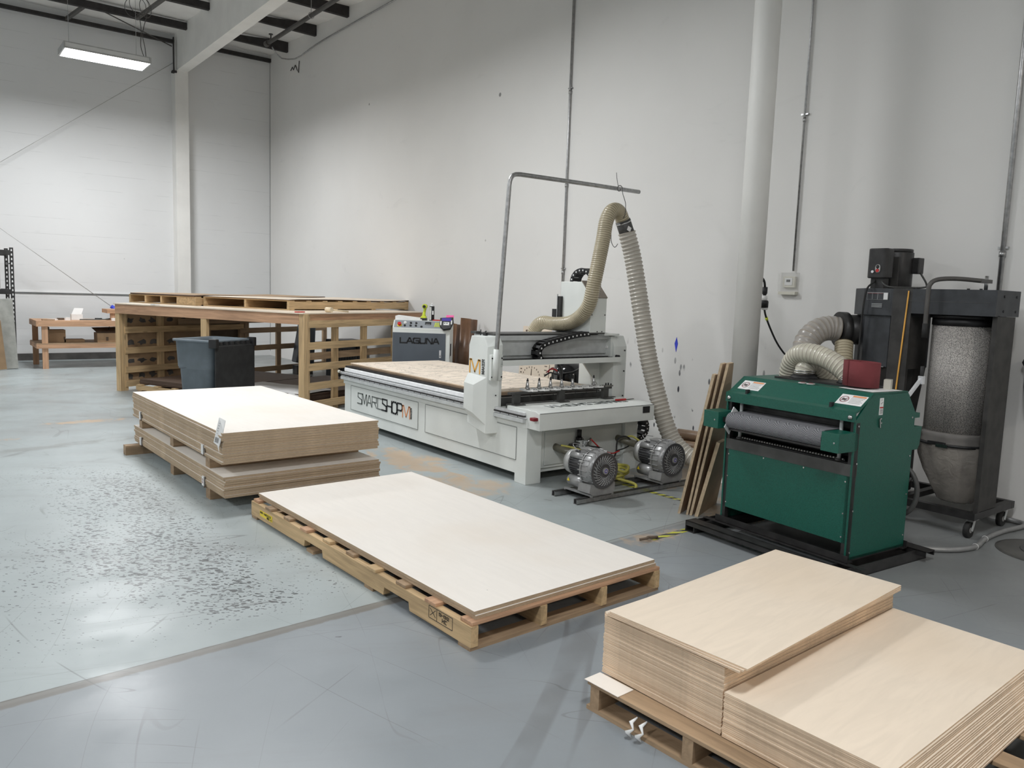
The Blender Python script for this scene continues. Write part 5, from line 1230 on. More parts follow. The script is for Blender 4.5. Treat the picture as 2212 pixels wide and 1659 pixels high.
# motor with control box on top
mt = MB().cyl((0.32, 0.865, 1.71), (0.32, 0.865, 1.98), 0.120, 'black_metal', 32).cyl((0.32, 0.865, 1.98), (0.32, 0.865, 2.005), 0.113, 'black_metal', 32).cyl((0.32, 0.865, 1.70), (0.32, 0.865, 1.72), 0.15, 'black_metal', 32).build('motor', dc, bevel=0.005)
MB().box(0.33, 0.41, 0.695, 0.75, 1.82, 1.94, 'black_metal').build('junction_box', mt, bevel=0.006)
MB().box(0.175, 0.195, 0.775, 0.825, 1.70, 1.94, 'collector_side').build('motor_bracket', mt)
mb = MB(); mb.box(0.0, 0.12, 0.775, 0.925, 1.775, 1.995, 'black_metal', bev=0.02); cbx = mb.build('control_box', dc, bevel=0.008)
mb = MB(); mb.lathe([(0.018, 0), (0.018, 0.006), (0.013, 0.008)], (-0.0, 0.835, 1.858), (-1, 0, 0), 'pump_light', 18); mb.lathe([(0.018, 0), (0.018, 0.006), (0.013, 0.008)], (-0.0, 0.835, 1.832), (-1, 0, 0), 'pump_light', 18); mb.box(-0.008, 0, 0.817, 0.853, 1.832, 1.858, 'pump_light')
mb.cyl((-0.010, 0.835, 1.862), (-0.005, 0.835, 1.862), 0.011, 'black', 14); mb.cyl((-0.012, 0.835, 1.83), (-0.005, 0.835, 1.83), 0.012, 'red', 14); mb.cyl((-0.012, 0.872, 1.822), (0, 0.872, 1.822), 0.010, 'alu', 12); mb.build('switch', cbx)
MB().box(0.03, 0.10, 0.80, 0.90, 1.70, 1.78, 'black_metal').build('box_bracket', cbx)
mb = MB(); mb.tube(smooth_path([(0.05, 0.86, 1.775), (0.01, 0.87, 1.74), (-0.035, 0.885, 1.70), (-0.04, 0.90, 1.60), (-0.035, 0.91, 1.4), (-0.03, 0.915, 1.05)], 0.02), 0.007, 'rubber', 8)
mb.tube(smooth_path([(0.06, 0.83, 1.775), (0.02, 0.80, 1.74), (0.02, 0.75, 1.712), (0.1, 0.68, 1.71), (0.25, 0.62, 1.715), (0.36, 0.64, 1.74), (0.37, 0.70, 1.83)], 0.02), 0.007, 'bar_dark', 8); mb.build('power_cable', dc)

# hoses between sander and collector
def wpos(x, y, z): return (x, y, z)
HL = on_sander(0.10, 0.19, 1.078); HR = on_sander(0.10, -0.155, 1.078)
pts = [HR, (HR[0], HR[1]+0.005, 1.10), (HR[0]+0.0, HR[1]+0.05, 1.155), (HR[0]-0.005, HR[1]+0.17, 1.22), (HR[0], HR[1]+0.30, 1.245), (HR[0]+0.04, HR[1]+0.42, 1.215), (HR[0]+0.08, HR[1]+0.49, 1.12), (HR[0]+0.12, HR[1]+0.50, 0.98), (HR[0]+0.18, HR[1]+0.46, 0.86)]
t = thing('dust_hose', 'cream ribbed hose arching from the right port of the green sander down behind it', 'hose', pts[0])
hose_mesh(loc_(pts, pts[0]), 0.062, 0.026, 'hose_cream', 'hose_rib_pale', depth=0.07).build('hose', t)
mb = MB(); mb.lathe([(0.072, 0), (0.072, 0.006)], (0, 0, 0.022), (0, 0, 1), 'steel', 26).lathe([(0.072, 0), (0.072, 0.006)], (0, 0, 0.034), (0, 0, 1), 'steel', 26).lathe([(0.085, 0), (0.066, 0.02)], (0, 0, 0), (0, 0, 1), 'black', 26); mb.build('hose_clamp', t)
pts = [HL, (HL[0], HL[1], 1.12), (HL[0]+0.03, HL[1]-0.01, 1.165), (HL[0]+0.10, HL[1]-0.03, 1.15), (HL[0]+0.19, HL[1]-0.05, 1.06), (HL[0]+0.24, HL[1]-0.05, 0.93)]
t = thing('dust_hose', 'short cream ribbed hose on the left port of the green sander', 'hose', pts[0])
hose_mesh(loc_(pts, pts[0]), 0.060, 0.026, 'hose_cream', 'hose_rib_pale', depth=0.07).build('hose', t)
mb = MB(); mb.lathe([(0.070, 0), (0.070, 0.006)], (0, 0, 0.032), (0, 0, 1), 'steel', 26).lathe([(0.070, 0), (0.070, 0.006)], (0, 0, 0.046), (0, 0, 1), 'steel', 26).lathe([(0.092, 0), (0.085, 0.008), (0.064, 0.028)], (0, 0, 0), (0, 0, 1), 'black', 26); mb.build('hose_clamp', t)
P0 = Vector((5.72, 3.313, 1.38))
pts = [tuple(P0), (5.66, 3.36, 1.385), (5.58, 3.40, 1.36), (5.50, 3.43, 1.28), (5.46, 3.42, 1.15), (5.45, 3.36, 1.00), (5.42, 3.25, 0.86)]
t = thing('dust_hose', 'translucent grey hose from the collector inlet bending down behind the sander', 'hose', pts[0])
hose_mesh(loc_(pts, pts[0]), 0.092, 0.036, 'hose_clear', 'hose_rib_pale', depth=0.05).build('hose', t)
pts = [(5.66, 3.22, 1.28), (5.60, 3.18, 1.15), (5.55, 3.14, 1.0), (5.5, 3.1, 0.84)]
t = thing('dust_hose', 'yellowed ribbed hose hanging just right of the translucent grey hose', 'hose', pts[0])
hose_mesh(loc_(pts, pts[0]), 0.062, 0.022, 'hose_amber', 'hose_rib', depth=0.09).build('hose', t)
t = thing('power_cord', 'black cord with a large twist-lock plug hanging beside the white column', 'cord', (5.9, 4.136, 1.70))
mb = MB(); mb.lathe([(0.010, 0), (0.022, 0.02), (0.024, 0.075)], (0.02, 0.0, -0.075), (-0.05, 0, 1), 'black', 18)
mb.lathe([(0.020, 0), (0.026, 0.01), (0.026, 0.045)], (0.02, 0.0, -0.118), (-0.05, 0, 1), 'white_plastic', 18); mb.lathe([(0.034, 0), (0.036, 0.05), (0.030, 0.062)], (0.025, 0, -0.178), (-0.05, 0, 1), 'black', 18); mb.lathe([(0.022, 0), (0.034, 0.02)], (0.03, 0, -0.198), (0, 0, 1), 'white_plastic', 18)
mb.tube(smooth_path([(0.016, 0, 0.0), (0.0, 0, 0.05), (-0.06, 0, 0.09), (-0.14, -0.01, 0.10)], 0.02), 0.010, 'black', 8)
mb.build('plug', t)
mb = MB(); mb.tube(smooth_path([(0.03, 0, -0.19), (0.10, 0.03, -0.25), (0.20, 0.05, -0.35), (0.30, 0.04, -0.48), (0.38, 0.02, -0.57), (0.46, -0.02, -0.66), (0.47, -0.10, -0.78)], 0.02), 0.0085, 'black', 10); mb.cyl((0.115, 0.033, -0.265), (0.13, 0.035, -0.285), 0.013, 'lime', 10); mb.build('cord', t)

# floor cable conduit and round base at the right
t = thing('floor_hose', 'grey hose lying on the floor from the sander to the right wall', 'hose', (5.10, 2.30, 0.02))
P_ = [(4.98, 2.42, 0.02), (5.15, 2.27, 0.02), (5.30, 2.15, 0.02), (5.50, 2.10, 0.02), (5.75, 2.14, 0.02), (6.05, 2.15, 0.02), (6.40, 2.13, 0.02), (6.42, 2.30, 0.05), (6.41, 2.42, 0.22), (6.42, 2.475, 0.4)]
MB().tube(smooth_path(loc_(P_, (5.10, 2.30, 0.02)), 0.03), 0.017, 'pump_grey', 12).build('hose', t)
for q in ((5.50, 2.10, 0.02), (5.75, 2.14, 0.02)): MB().tube([(q[0]-5.10+0.002*0, q[1]-2.30+0.02*math.cos(a*PI/6), q[2]-0.02+0.02*math.sin(a*PI/6)) for a in range(13)], 0.002, 'white_plastic', 5).build('cable_tie', t)
MB().lathe([(0.31, 0), (0.31, 0.004), (0.29, 0.007)], (0, 0, 0), (0, 0, 1), 'disc_dark', 64).build('floor_cover', loc=(5.84, 1.78, 0.0))
fc = bpy.data.objects['floor_cover']; tag(fc, 'round dark metal cover set in the floor at the right edge', 'floor cover')
MB().lathe([(0.2, 0), (0.195, 0.004)], (0.03, -0.02, 0.0072), (0, 0, 1), 'bar_dark', 48).build('inner_ring', fc)
mb = MB(); mb.lathe([(0.001, 0.0), (0.05, 0.005), (0.062, 0.03), (0.05, 0.06), (0.02, 0.075)], (0, 0, 0.17), (0, 0, 1), 'rubber', 18); mb.lathe([(0.03, -0.34), (0.05, -0.30), (0.058, -0.12), (0.05, 0.02)], (0, -0.01, 0.15), (0, 0.1, 1), 'black_metal', 18)
t = thing('hanging_reel', 'black knobbed object hanging on the wall at the right edge', 'tool', (6.38, 2.19, 1.0)); mb.build('body', t)

# ---------------------------------------------------------------- hazard tape strips on the floor
def tape(p, q, wd, label):
    p = Vector((*p, 0.0012)); q = Vector((*q, 0.0012)); d = (q-p).normalized(); s_ = Vector((-d.y, d.x, 0))*wd/2
    N = 12; mb = MB(); vs = []
    for i in range(N+1):
        c = p+(q-p)*i/N; wob = 0.004*math.sin(i*2.1)
        vs += [tuple(c+s_+Vector((0, wob, 0))), tuple(c-s_+Vector((0, wob, 0)))]
    mb.add(vs, [(2*i, 2*i+1, 2*i+3, 2*i+2) for i in range(N)], 'hazard')
    tag(mb.build('hazard_tape'), label, 'floor tape')
tape((3.80, 3.39), (4.85, 3.42), 0.055, 'worn yellow black hazard tape running under the sander skid')
tape((4.72, 4.75), (4.76, 3.86), 0.055, 'yellow black hazard tape between the strut frame and leaning boards')
mb = MB(); mb.tube(smooth_path([(3.70, 3.40, 0.012), (3.74, 3.37, 0.022), (3.78, 3.40, 0.014), (3.82, 3.375, 0.016), (3.86, 3.39, 0.006)], 0.01), 0.009, 'card_dark', 6)
tag(mb.build('crumpled_tape'), 'crumpled loose end of hazard tape on the floor', 'tape scrap')

# ---------------------------------------------------------------- boards leaning on the column
def lean(name, label, foot_l, foot_r, top_l, T, m_face, m_edge, group=None, notch=None):
    """a board: bottom edge foot_l-foot_r, left edge rises to top_l"""
    A = Vector(foot_l); Bv = Vector(foot_r); C = Vector(top_l); u = Bv-A; v = C-A
    nn = u.cross(v).normalized()*T
    q = [Vector((0, 0, 0)), u, u+v, v]
    if notch: q = [Vector((0, 0, 0)), u, u*0.8+v*0.5, u*notch+v, v]
    k_ = len(q); mb = MB(); vs = [tuple(p) for p in q]+[tuple(p+nn) for p in q]
    mb.add(vs, [tuple(range(k_)), tuple(range(k_, 2*k_))[::-1]], m_face)
    mb.add(vs, [(i, (i+1) % k_, k_+(i+1) % k_, k_+i) for i in range(k_)], m_edge)
    return tag(mb.build(name, loc=tuple(A)), label, 'board', group)
simple('pale_board', (0.44, 0.32, 0.22), 0.6, var=0.12, ns=5)
simple('pale_board_edge', (0.56, 0.43, 0.29), 0.7, var=0.15, ns=30)
G_ = 'boards leaning on the sander'
lean('leaning_board', 'tall brown board leaning against the left side of the green sander, rearmost', (4.442, 3.72, 0.001), (4.88, 3.88, 0.001), (4.335, 3.40, 1.07), 0.020, 'kraft', 'pale_board_edge', G_, notch=0.14)
lean('leaning_board', 'tall narrow board with its pale top end showing between two others', (4.470, 3.665, 0.001), (4.86, 3.82, 0.001), (4.375, 3.370, 1.145), 0.016, 'pale_board', 'pale_board_edge', G_, notch=0.25)
lean('leaning_board', 'tallest pale board leaning against the sander, its tip nearest the white column', (4.480, 3.640, 0.001), (4.92, 3.80, 0.001), (4.405, 3.340, 1.150), 0.018, 'pale_board', 'pale_board_edge', G_, notch=0.22)
lean('leaning_board', 'short pale offcut board leaning in front of the tall boards', (4.487, 3.60, 0.001), (4.93, 3.78, 0.001), (4.500, 3.455, 0.575), 0.026, 'pale_board', 'pale_board_edge', G_, notch=0.35)
# paper-wrapped rolls lying by the wall
rl = [((6.05, 5.12, 0.235), (6.24, 4.45, 0.235), 0.052, 'topmost brown wrapped roll behind the leaning boards'), ((5.96, 5.08, 0.145), (6.14, 4.45, 0.145), 0.05, 'brown wrapped roll second from the top of the heap'), ((6.08, 5.12, 0.145), (6.28, 4.5, 0.145), 0.045, 'brown wrapped roll second from the top, wall side'), ((5.93, 5.02, 0.05), (6.08, 4.45, 0.05), 0.05, 'lowest brown wrapped roll, blower side'), ((6.06, 5.10, 0.05), (6.24, 4.5, 0.05), 0.05, 'lowest brown wrapped roll, wall side')]
for a, b, r, lb in rl:
    t = thing('wrapped_roll', lb, 'roll', a, 0, 'wrapped rolls by the wall')
    v = Vector(b)-Vector(a); MB().cyl((0, 0, 0), v, r, 'kraft', 26).build('roll', t)
    MB().cyl(-v.normalized()*0.02, (0, 0, 0), r*0.45, 'card_dark', 18).build('core', t)

# ---------------------------------------------------------------- air compressor and clutter right of the router
t = thing('air_compressor', 'black glossy compressor tank behind the router table', 'compressor', (6.02, 6.75, 0))
mb = MB(); mb.lathe([(0.19, 0.10), (0.20, 0.14), (0.20, 0.66), (0.185, 0.73), (0.14, 0.785), (0.07, 0.81), (0.0, 0.815)], (0, 0, 0), (0, 0, 1), 'black_gloss', 40); mb.build('tank', t)
MB().box(-0.16, 0.10, 0.02, 0.16, 0.80, 0.90, 'black').build('pump_head', t, bevel=0.02)
for a in (0.6, 2.7, 4.8): MB().cyl((0.15*math.cos(a), 0.15*math.sin(a), 0), (0.15*math.cos(a), 0.15*math.sin(a), 0.13), 0.02, 'black', 10).build('foot', t)
mb = MB(); mb.tube(smooth_path([(-0.3, 0.05, 0.2), (-0.28, 0.02, 0.62), (-0.1, -0.18, 0.72), (0.1, -0.24, 0.83), (0.2, -0.26, 0.86)], 0.03), 0.008, 'bar_dark', 8); mb.build('hose', t)
t = thing('spring_clamps', 'red handled clamps tangled behind the tool rack', 'clamp', (5.64, 6.60, 0.0))
mb = MB(); mb.tube(smooth_path([(-0.07, 0, 0.70), (-0.03, 0.02, 0.745), (0.02, 0.0, 0.75), (0.05, -0.02, 0.73)], 0.01), 0.008, 'red', 8); mb.tube(smooth_path([(-0.08, 0.02, 0.715), (-0.04, -0.02, 0.765), (0.03, 0.02, 0.765)], 0.01), 0.006, 'dark_red', 8); mb.build('handles', t)
mb = MB(); mb.tube(smooth_path([(-0.12, 0.0, 0.68), (-0.04, 0.0, 0.715), (0.03, 0.02, 0.70), (0.08, 0.0, 0.69)], 0.015), 0.009, 'black', 8); mb.cyl((0.0, 0, 0.0), (0.0, 0, 0.70), 0.015, 'bar_dark', 10); mb.cyl((0.0, 0, 0), (0, 0, 0.02), 0.11, 'bar_dark', 20); mb.build('stand', t)
t = thing('bent_pipe', 'dark bent pipes standing between the clamps and the compressor', 'pipe', (5.70, 6.62, 0))
MB().tube(smooth_path([(0.0, 0, 0), (0.0, 0, 0.75), (-0.02, 0, 0.86), (-0.06, 0.02, 0.98), (-0.07, 0.02, 1.10)], 0.03), 0.016, 'pump_grey', 8).tube(smooth_path([(0.10, 0.02, 0), (0.10, 0.02, 0.66), (0.04, 0, 0.80), (-0.03, 0, 0.88), (-0.04, 0, 1.05)], 0.03), 0.018, 'bar_dark', 8).build('pipes', t)
# machined plywood panel leaning on the wall
t = thing('cut_plywood_panel', 'pale plywood panel with slots cut in it, leaning on the right wall', 'panel', (6.28, 7.72, 0))
lf = Matrix.Rotation(math.radians(5), 4, 'Y')
mb = MB(); mb.box(-0.01, 0.008, -0.34, 0.36, 0.0, 1.16, 'maple_face', M=lf)
pn = mb.build('panel', t)
mb = MB(); random.seed(3)
for i in range(11):
    a = PI*i/10; mb.box(-0.0115, -0.0095, 0.10+0.17*math.cos(a)-0.006, 0.10+0.17*math.cos(a)+0.006, 0.52+0.12*math.sin(a)-0.01, 0.52+0.12*math.sin(a)+0.01, 'card_dark', M=lf)
for i in range(7):
    mb.box(-0.0115, -0.0095, -0.20, -0.15, 0.52+i*0.05, 0.53+i*0.05, 'card_dark', M=lf); mb.box(-0.0115, -0.0095, 0.30, 0.33, 0.55+i*0.045, 0.565+i*0.045, 'card_dark', M=lf)
mb.box(-0.0115, -0.0095, -0.25, -0.24, 0.5, 0.7, 'card_dark', M=lf); mb.prism_x([(0.09, 0.53), (0.11, 0.53), (0.10, 0.62)], 0.045-0.01, 0.045+0.0, 'card_dark')
mb.cyl((0.06, 0.26, 1.1), (0.072, 0.26, 1.1), 0.012, 'card_dark', 10)
mb.build('slots', t)
t = tag(MB().box(-0.01, 0.01, -0.22, 0.22, 0, 0.95, 'greywood_z', M=Matrix.Rotation(math.radians(6), 4, 'Y')).build('leaning_board', loc=(6.27, 7.1, 0)), 'weathered grey-brown board leaning on the wall beside the cut panel', 'board')
# curved brown laminate offcuts by the control cabinet
for i, (x, y, h, wd, lb) in enumerate(((6.20, 9.18, 1.21, 0.26, 'brown curled laminate panel standing by the cabinet, taller one'), (6.08, 9.36, 1.13, 0.20, 'brown curled laminate panel standing by the cabinet, shorter one'))):
    mb = MB(); vs = []; fs = []; n_ = 14
    for z in (0, h):
        for j in range(n_+1):
            u = j/n_; vs.append((wd*(u-0.5)+0.02*math.sin(u*9)+(0.05 if z else 0), 0.09*math.sin(u*PI)*-1+0.02*math.sin(u*11), z-(0.03*u if z else 0)))
    for j in range(n_): fs.append((j, j+1, n_+2+j, n_+1+j))
    mb.add(vs, fs, 'brown_lam', True); o = mb.build('laminate_panel', loc=(x, y, 0)); md = o.modifiers.new('solid', 'SOLIDIFY'); md.thickness = 0.01
    tag(o, lb, 'panel', 'laminate panels by the cabinet')

# ---------------------------------------------------------------- control cabinet
CR = math.radians(-38)
def cab_pt(x, y, z): return (5.0+x*math.cos(CR)-y*math.sin(CR), 9.1+x*math.sin(CR)+y*math.cos(CR), z)
cb = thing('control_cabinet', 'grey and white machine control cabinet with LAGUNA lettering', 'cabinet', (5.0, 9.1, 0), CR)
W_ = 0.75
MB().box(0, W_, 0, 0.50, 0, 1.05, 'cnc_white').build('body', cb, bevel=0.004)
dr = MB().box(0.004, W_-0.055, -0.012, 0, 0.30, 1.018, 'cab_grey').build('door', cb, bevel=0.003)
mb = MB(); letters(mb, 'LAGUNA', (0.105, -0.013, 0.885), (1, 0, 0), (0, 0, 1), 0.072, 0.062, 0.014, 0.019, 'ink_black'); mb.build('lettering', dr)['label'] = 'black wide lettering reading LAGUNA'
MB().box(0.617, 0.643, -0.018, -0.013, 0.70, 0.80, 'alu').cyl((0.63, -0.020, 0.725), (0.63, -0.018, 0.725), 0.007, 'black', 10).build('handle', dr)
MB().box(W_, W_+0.004, 0.06, 0.20, 0.72, 0.88, 'black').build('side_vent', cb)
mb = MB(); mb.prism_x([(0, 1.05), (0.0, 1.08), (0.11, 1.175), (0.5, 1.175), (0.5, 1.05)], 0.0, W_, 'cnc_white'); mb.build('top_housing', cb, bevel=0.003)
su = Vector((0, 0.11, 0.095)).normalized(); sn2 = Vector((0, -su.z, su.y))
pnl = MB(); a0 = Vector((0.015, 0.002, 1.082))+sn2*0.001
pnl.add([tuple(a0), tuple(a0+Vector((W_-0.03, 0, 0))), tuple(a0+Vector((W_-0.03, 0, 0))+su*0.137), tuple(a0+su*0.137)]+[tuple(v-sn2*0.002) for v in (a0, a0+Vector((W_-0.03, 0, 0)), a0+Vector((W_-0.03, 0, 0))+su*0.137, a0+su*0.137)], [(0, 1, 2, 3), (7, 6, 5, 4), (0, 4, 5, 1), (1, 5, 6, 2), (2, 6, 7, 3), (3, 7, 4, 0)], 'panel_grey')
pnl = pnl.build('control_panel', cb)
def on_panel(u, v, d=0.0): return a0+Vector((u, 0, 0))+su*v+sn2*d
mb = MB(); mb.cyl(on_panel(0.07, 0.045), on_panel(0.07, 0.045, 0.004), 0.03, 'yellow', 20).cyl(on_panel(0.07, 0.045, 0.004), on_panel(0.07, 0.045, 0.02), 0.018, 'red', 16).cyl(on_panel(0.07, 0.045, 0.02), on_panel(0.07, 0.045, 0.035), 0.024, 'red', 18); mb.build('emergency_stop', pnl)
MB().cyl(on_panel(0.14, 0.085), on_panel(0.14, 0.085, 0.012), 0.02, 'white_plastic', 18).cyl(on_panel(0.14, 0.085, 0.012), on_panel(0.14, 0.085, 0.02), 0.016, 'white_plastic', 18).build('white_button', pnl)
for (u, v) in ((0.14, 0.035), (0.215, 0.035), (0.215, 0.085), (0.285, 0.035), (0.285, 0.085), (0.36, 0.02)):
    MB().cyl(on_panel(u, v), on_panel(u, v, 0.012), 0.014, 'black', 14).build('panel_button', pnl)
mb = MB(); mb.bar(on_panel(0.40, 0.09, 0.001), on_panel(0.48, 0.09, 0.001), 0.05, 0.004, 'ink_black', upv=sn2).bar(on_panel(0.41, 0.075, 0.003), on_panel(0.47, 0.075, 0.003), 0.008, 0.002, 'ink_pale', upv=sn2); mb.build('meter', pnl)
mb = MB()
for i in range(4): mb.bar(on_panel(0.53+i*0.02, 0.03, 0.001), on_panel(0.54+i*0.02, 0.11, 0.001), 0.012, 0.001, 'lime', upv=sn2)
mb.build('yellow_sticker', pnl)
# hand pendant hung on the panel
t = thing('hand_controller', 'black hand controller with purple screen and pink note on the cabinet', 'controller', cab_pt(0.70, 0.02, 1.165), CR)
mb = MB(); TL = Matrix.Rotation(math.radians(-35), 4, 'X')
mb.prism([(-0.085, 0.06), (0.085, 0.075), (0.095, 0.0), (0.06, -0.10), (-0.03, -0.12), (-0.085, -0.06)], -0.02, 0.02, 'black', M=TL @ Matrix.Rotation(math.radians(90), 4, 'X')); b_ = mb.build('body', t, bevel=0.006)
M2 = TL @ Matrix.Rotation(math.radians(90), 4, 'X')
MB().box(-0.06, 0.06, 0.01, 0.055, 0.0205, 0.022, 'lcd', M=M2).build('screen', t)
MB().box(-0.035, 0.04, -0.055, -0.01, 0.0205, 0.024, 'white_plastic', M=M2).box(-0.03, -0.01, -0.035, -0.02, 0.024, 0.025, 'ink_grey', M=M2).box(0.0, 0.02, -0.035, -0.02, 0.024, 0.025, 'ink_grey', M=M2).build('keypad', t)
MB().box(-0.078, -0.062, -0.055, 0.005, 0.0205, 0.024, 'white_plastic', M=M2).box(0.06, 0.076, -0.04, 0.02, 0.0205, 0.024, 'white_plastic', M=M2).build('side_keys', t)
MB().box(-0.01, 0.09, 0.065, 0.115, -0.002, 0.0, 'pink', M=M2).build('sticky_note', t)
mb = MB(); mb.tube(smooth_path([(0.01, 0.03, -0.09), (0.0, 0.035, -0.2), (0.03, 0.036, -0.32), (0.045, 0.036, -0.45), (0.02, 0.036, -0.6), (0.03, 0.036, -0.75)], 0.02), 0.008, 'black', 8); mb.cyl((0.03, 0.036, -0.28), (0.033, 0.036, -0.33), 0.014, 'black', 10); mb.build('cord', t)
t = thing('cordless_drill', 'lime green cordless drill standing on the control cabinet', 'drill', cab_pt(0.38, 0.22, 1.176), CR)
MB().box(-0.045, 0.04, -0.05, 0.05, 0, 0.03, 'black').build('battery', t, bevel=0.006)
mb = MB(); mb.box(-0.04, 0.035, -0.04, 0.04, 0.03, 0.055, 'lime', bev=0.01); mb.tube([(0, 0, 0.05), (0.0, 0, 0.08), (0.008, 0, 0.13), (0.012, 0, 0.16)], 0.02, 'lime', 14, radii=[0.03, 0.02, 0.018, 0.022]); mb.cyl((0.01, 0.05, 0.185), (0.01, -0.06, 0.185), 0.032, 'lime', 20); mb.build('body', t, bevel=0.003)
MB().cyl((0.01, -0.06, 0.185), (0.01, -0.10, 0.185), 0.018, 'black', 16).build('chuck', t)
t = thing('spray_can', 'black and white spray can on the control cabinet', 'spray can', cab_pt(0.485, 0.22, 1.176), CR)
MB().cyl((0, 0, 0), (0, 0, 0.19), 0.033, 'black', 24).prism([(-0.034, -0.012), (-0.012, -0.034), (-0.006, -0.034), (-0.03, 0.0)], 0.01, 0.18, 'paper').box(0.006, 0.026, -0.035, -0.028, 0.08, 0.13, 'paper').build('can', t)
MB().lathe([(0.033, 0.19), (0.025, 0.205), (0.012, 0.212)], (0, 0, 0), (0, 0, 1), 'alu', 20).lathe([(0.009, 0.21), (0.009, 0.232)], (0, 0, 0), (0, 0, 1), 'white_plastic', 12).build('nozzle', t)
mb = MB(); mb.add([(0.05, 0.12, 0), (0.40, 0.12, 0), (0.42, 0.42, 0), (0.05, 0.42, 0), (0.05, 0.12, 0.05), (0.40, 0.12, 0.012), (0.42, 0.42, 0.02), (0.05, 0.42, 0.055)], [(3, 2, 1, 0), (4, 5, 6, 7), (0, 1, 5, 4), (1, 2, 6, 5), (2, 3, 7, 6), (3, 0, 4, 7)], 'paper')
tag(mb.build('paper_folder', loc=cab_pt(-0.04, 0.02, 1.1765), rotz=CR), 'curled papers lying on the left of the control cabinet', 'papers')
t = tag(MB().box(-0.11, 0.10, -0.012, 0.012, 0, 0.015, 'red').cyl((0.10, 0, 0.01), (0.16, 0, 0.01), 0.006, 'bar_dark', 8).build('screwdriver', loc=cab_pt(0.61, 0.20, 1.1765), rotz=CR), 'red tool lying beside the spray can on the cabinet', 'tool')

# ---------------------------------------------------------------- timber rack made of posts and pallet sides
LF = Vector((2.35, 12.25, 0)); fD = Vector((0.434, -0.901, 0)); sD = Vector((0.901, 0.434, 0))
ang = math.atan2(sD.y, sD.x)
# local frame: x along sD (to the wall), y along -fD (so the near right corner is at y=-3.386)
FL = 3.386
rk = thing('timber_rack', 'large rough timber rack of posts and pallet slats with open front', 'rack', tuple(LF), ang)
H_ = 1.25
def post(x, y, w=0.085, d=0.04, z0=0, z1=H_-0.015, m='pine_z'): MB().box(x-d/2, x+d/2, y-w/2, y+w/2, z0, z1, m).build('post', rk)
post(0.0, -0.0, 0.09, 0.05); post(0.05, -0.03, 0.04, 0.09)
MB().box(-0.03, 0.02, -1.76, -1.66, 0, H_-0.10, 'pine_z').build('post', rk)
MB().box(-0.03, 0.05, -FL-0.045, -FL+0.045, 0, H_-0.015, 'pine_z').build('post', rk)
MB().box(0.05, 0.09, -FL-0.03, -FL+0.03, 0, H_-0.015, 'pine_z').build('post', rk)
# header rails along the front
MB().box(-0.035, 0.0, -1.72, 0.03, H_-0.145, H_-0.015, 'redpine_y').build('header', rk)
MB().box(-0.035, 0.0, -FL+0.04, -1.72, H_-0.145, H_-0.015, 'redpine_y').build('header', rk)
MB().box(0.0, 2.6, -FL-0.02, -FL+0.02, H_-0.10, H_-0.015, 'redpine_x').build('header', rk)
MB().box(0.0, 4.5, -0.02, 0.02, H_-0.10, H_-0.015, 'redpine_x').build('header', rk)
MB().box(-0.05, 2.60, -FL-0.04, 0.05, H_-0.015, H_, 'maple_face').build('top_panel', rk)
# right side (near) pallet slats
for x in (0.62, 1.22, 1.93): MB().box(x-0.05, x+0.05, -FL-0.0, -FL+0.04, 0, H_-0.10, 'pine_z').build('post', rk)
for z in (1.11, 0.84, 0.575, 0.335, 0.10): MB().box(0.05, 1.97, -FL-0.045, -FL-0.028 if z > 0.2 else -FL-0.02, z-0.045, z+0.045, 'pine_x').build('slat', rk)
for z in (0.70,): MB().box(0.05, 1.97, -FL+0.045, -FL+0.062, z-0.045, z+0.045, 'greywood_x').build('slat', rk)
# left side slats, longer
for x in (0.66, 1.55, 2.25, 2.36, 3.12, 4.35): MB().box(x-0.05, x+0.05, -0.05, -0.01, 0, H_-0.10, 'pine_z' if x < 1 else 'greywood_z').build('post', rk)
for z in (0.87, 0.575, 0.30, 0.10): MB().box(0.05, 2.28, -0.068, -0.05, z-0.045, z+0.045, 'pine_x').build('slat', rk)
for z in (0.80, 0.50, 0.12): MB().box(2.2, 4.35, -0.068, -0.05, z-0.045, z+0.045, 'greywood_x').build('slat', rk)
MB().box(0.95, 2.7, -0.10, -0.08, 0.93, 1.02, 'greywood_x').build('slat', rk)
# machined offcut panels fixed behind the left slats
for (x0, x1) in ((0.03, 0.66), (0.68, 1.50)):
    mb = MB().box(x0, x1, 0.0, 0.015, 0.05, 1.13, 'card'); random.seed(int(x0*100)+5)
    for zr in (1.0, 0.68, 0.42, 0.2):
        for xr in (0.14, 0.34, 0.52):
            cx, cz = x0+xr*(x1-x0)/0.63, zr
            pts = []
            for a in range(10):
                an = 2*PI*a/10; r_ = random.uniform(0.03, 0.075); pts.append((cx+r_*math.cos(an)*1.2, cz+r_*0.7*math.sin(an)))
            mb.prism_y(pts, -0.003, 0.0, 'base_dark')
    mb.build('offcut_panel', rk)
MB().box(1.52, 2.3, -0.0, 0.015, 0.5, 1.15, 'card_dark').build('offcut_panel', rk)
# board on edge beyond the right header
MB().box(2.0, 2.60, -FL-0.02, -FL+0.9, H_-0.11, H_-0.095, 'greywood_x').build('under_board', rk)
def rack_pt(x, y, z=0): v = LF+sD*x+Vector((-fD.x, -fD.y, 0))*y; return (v.x, v.y, z)
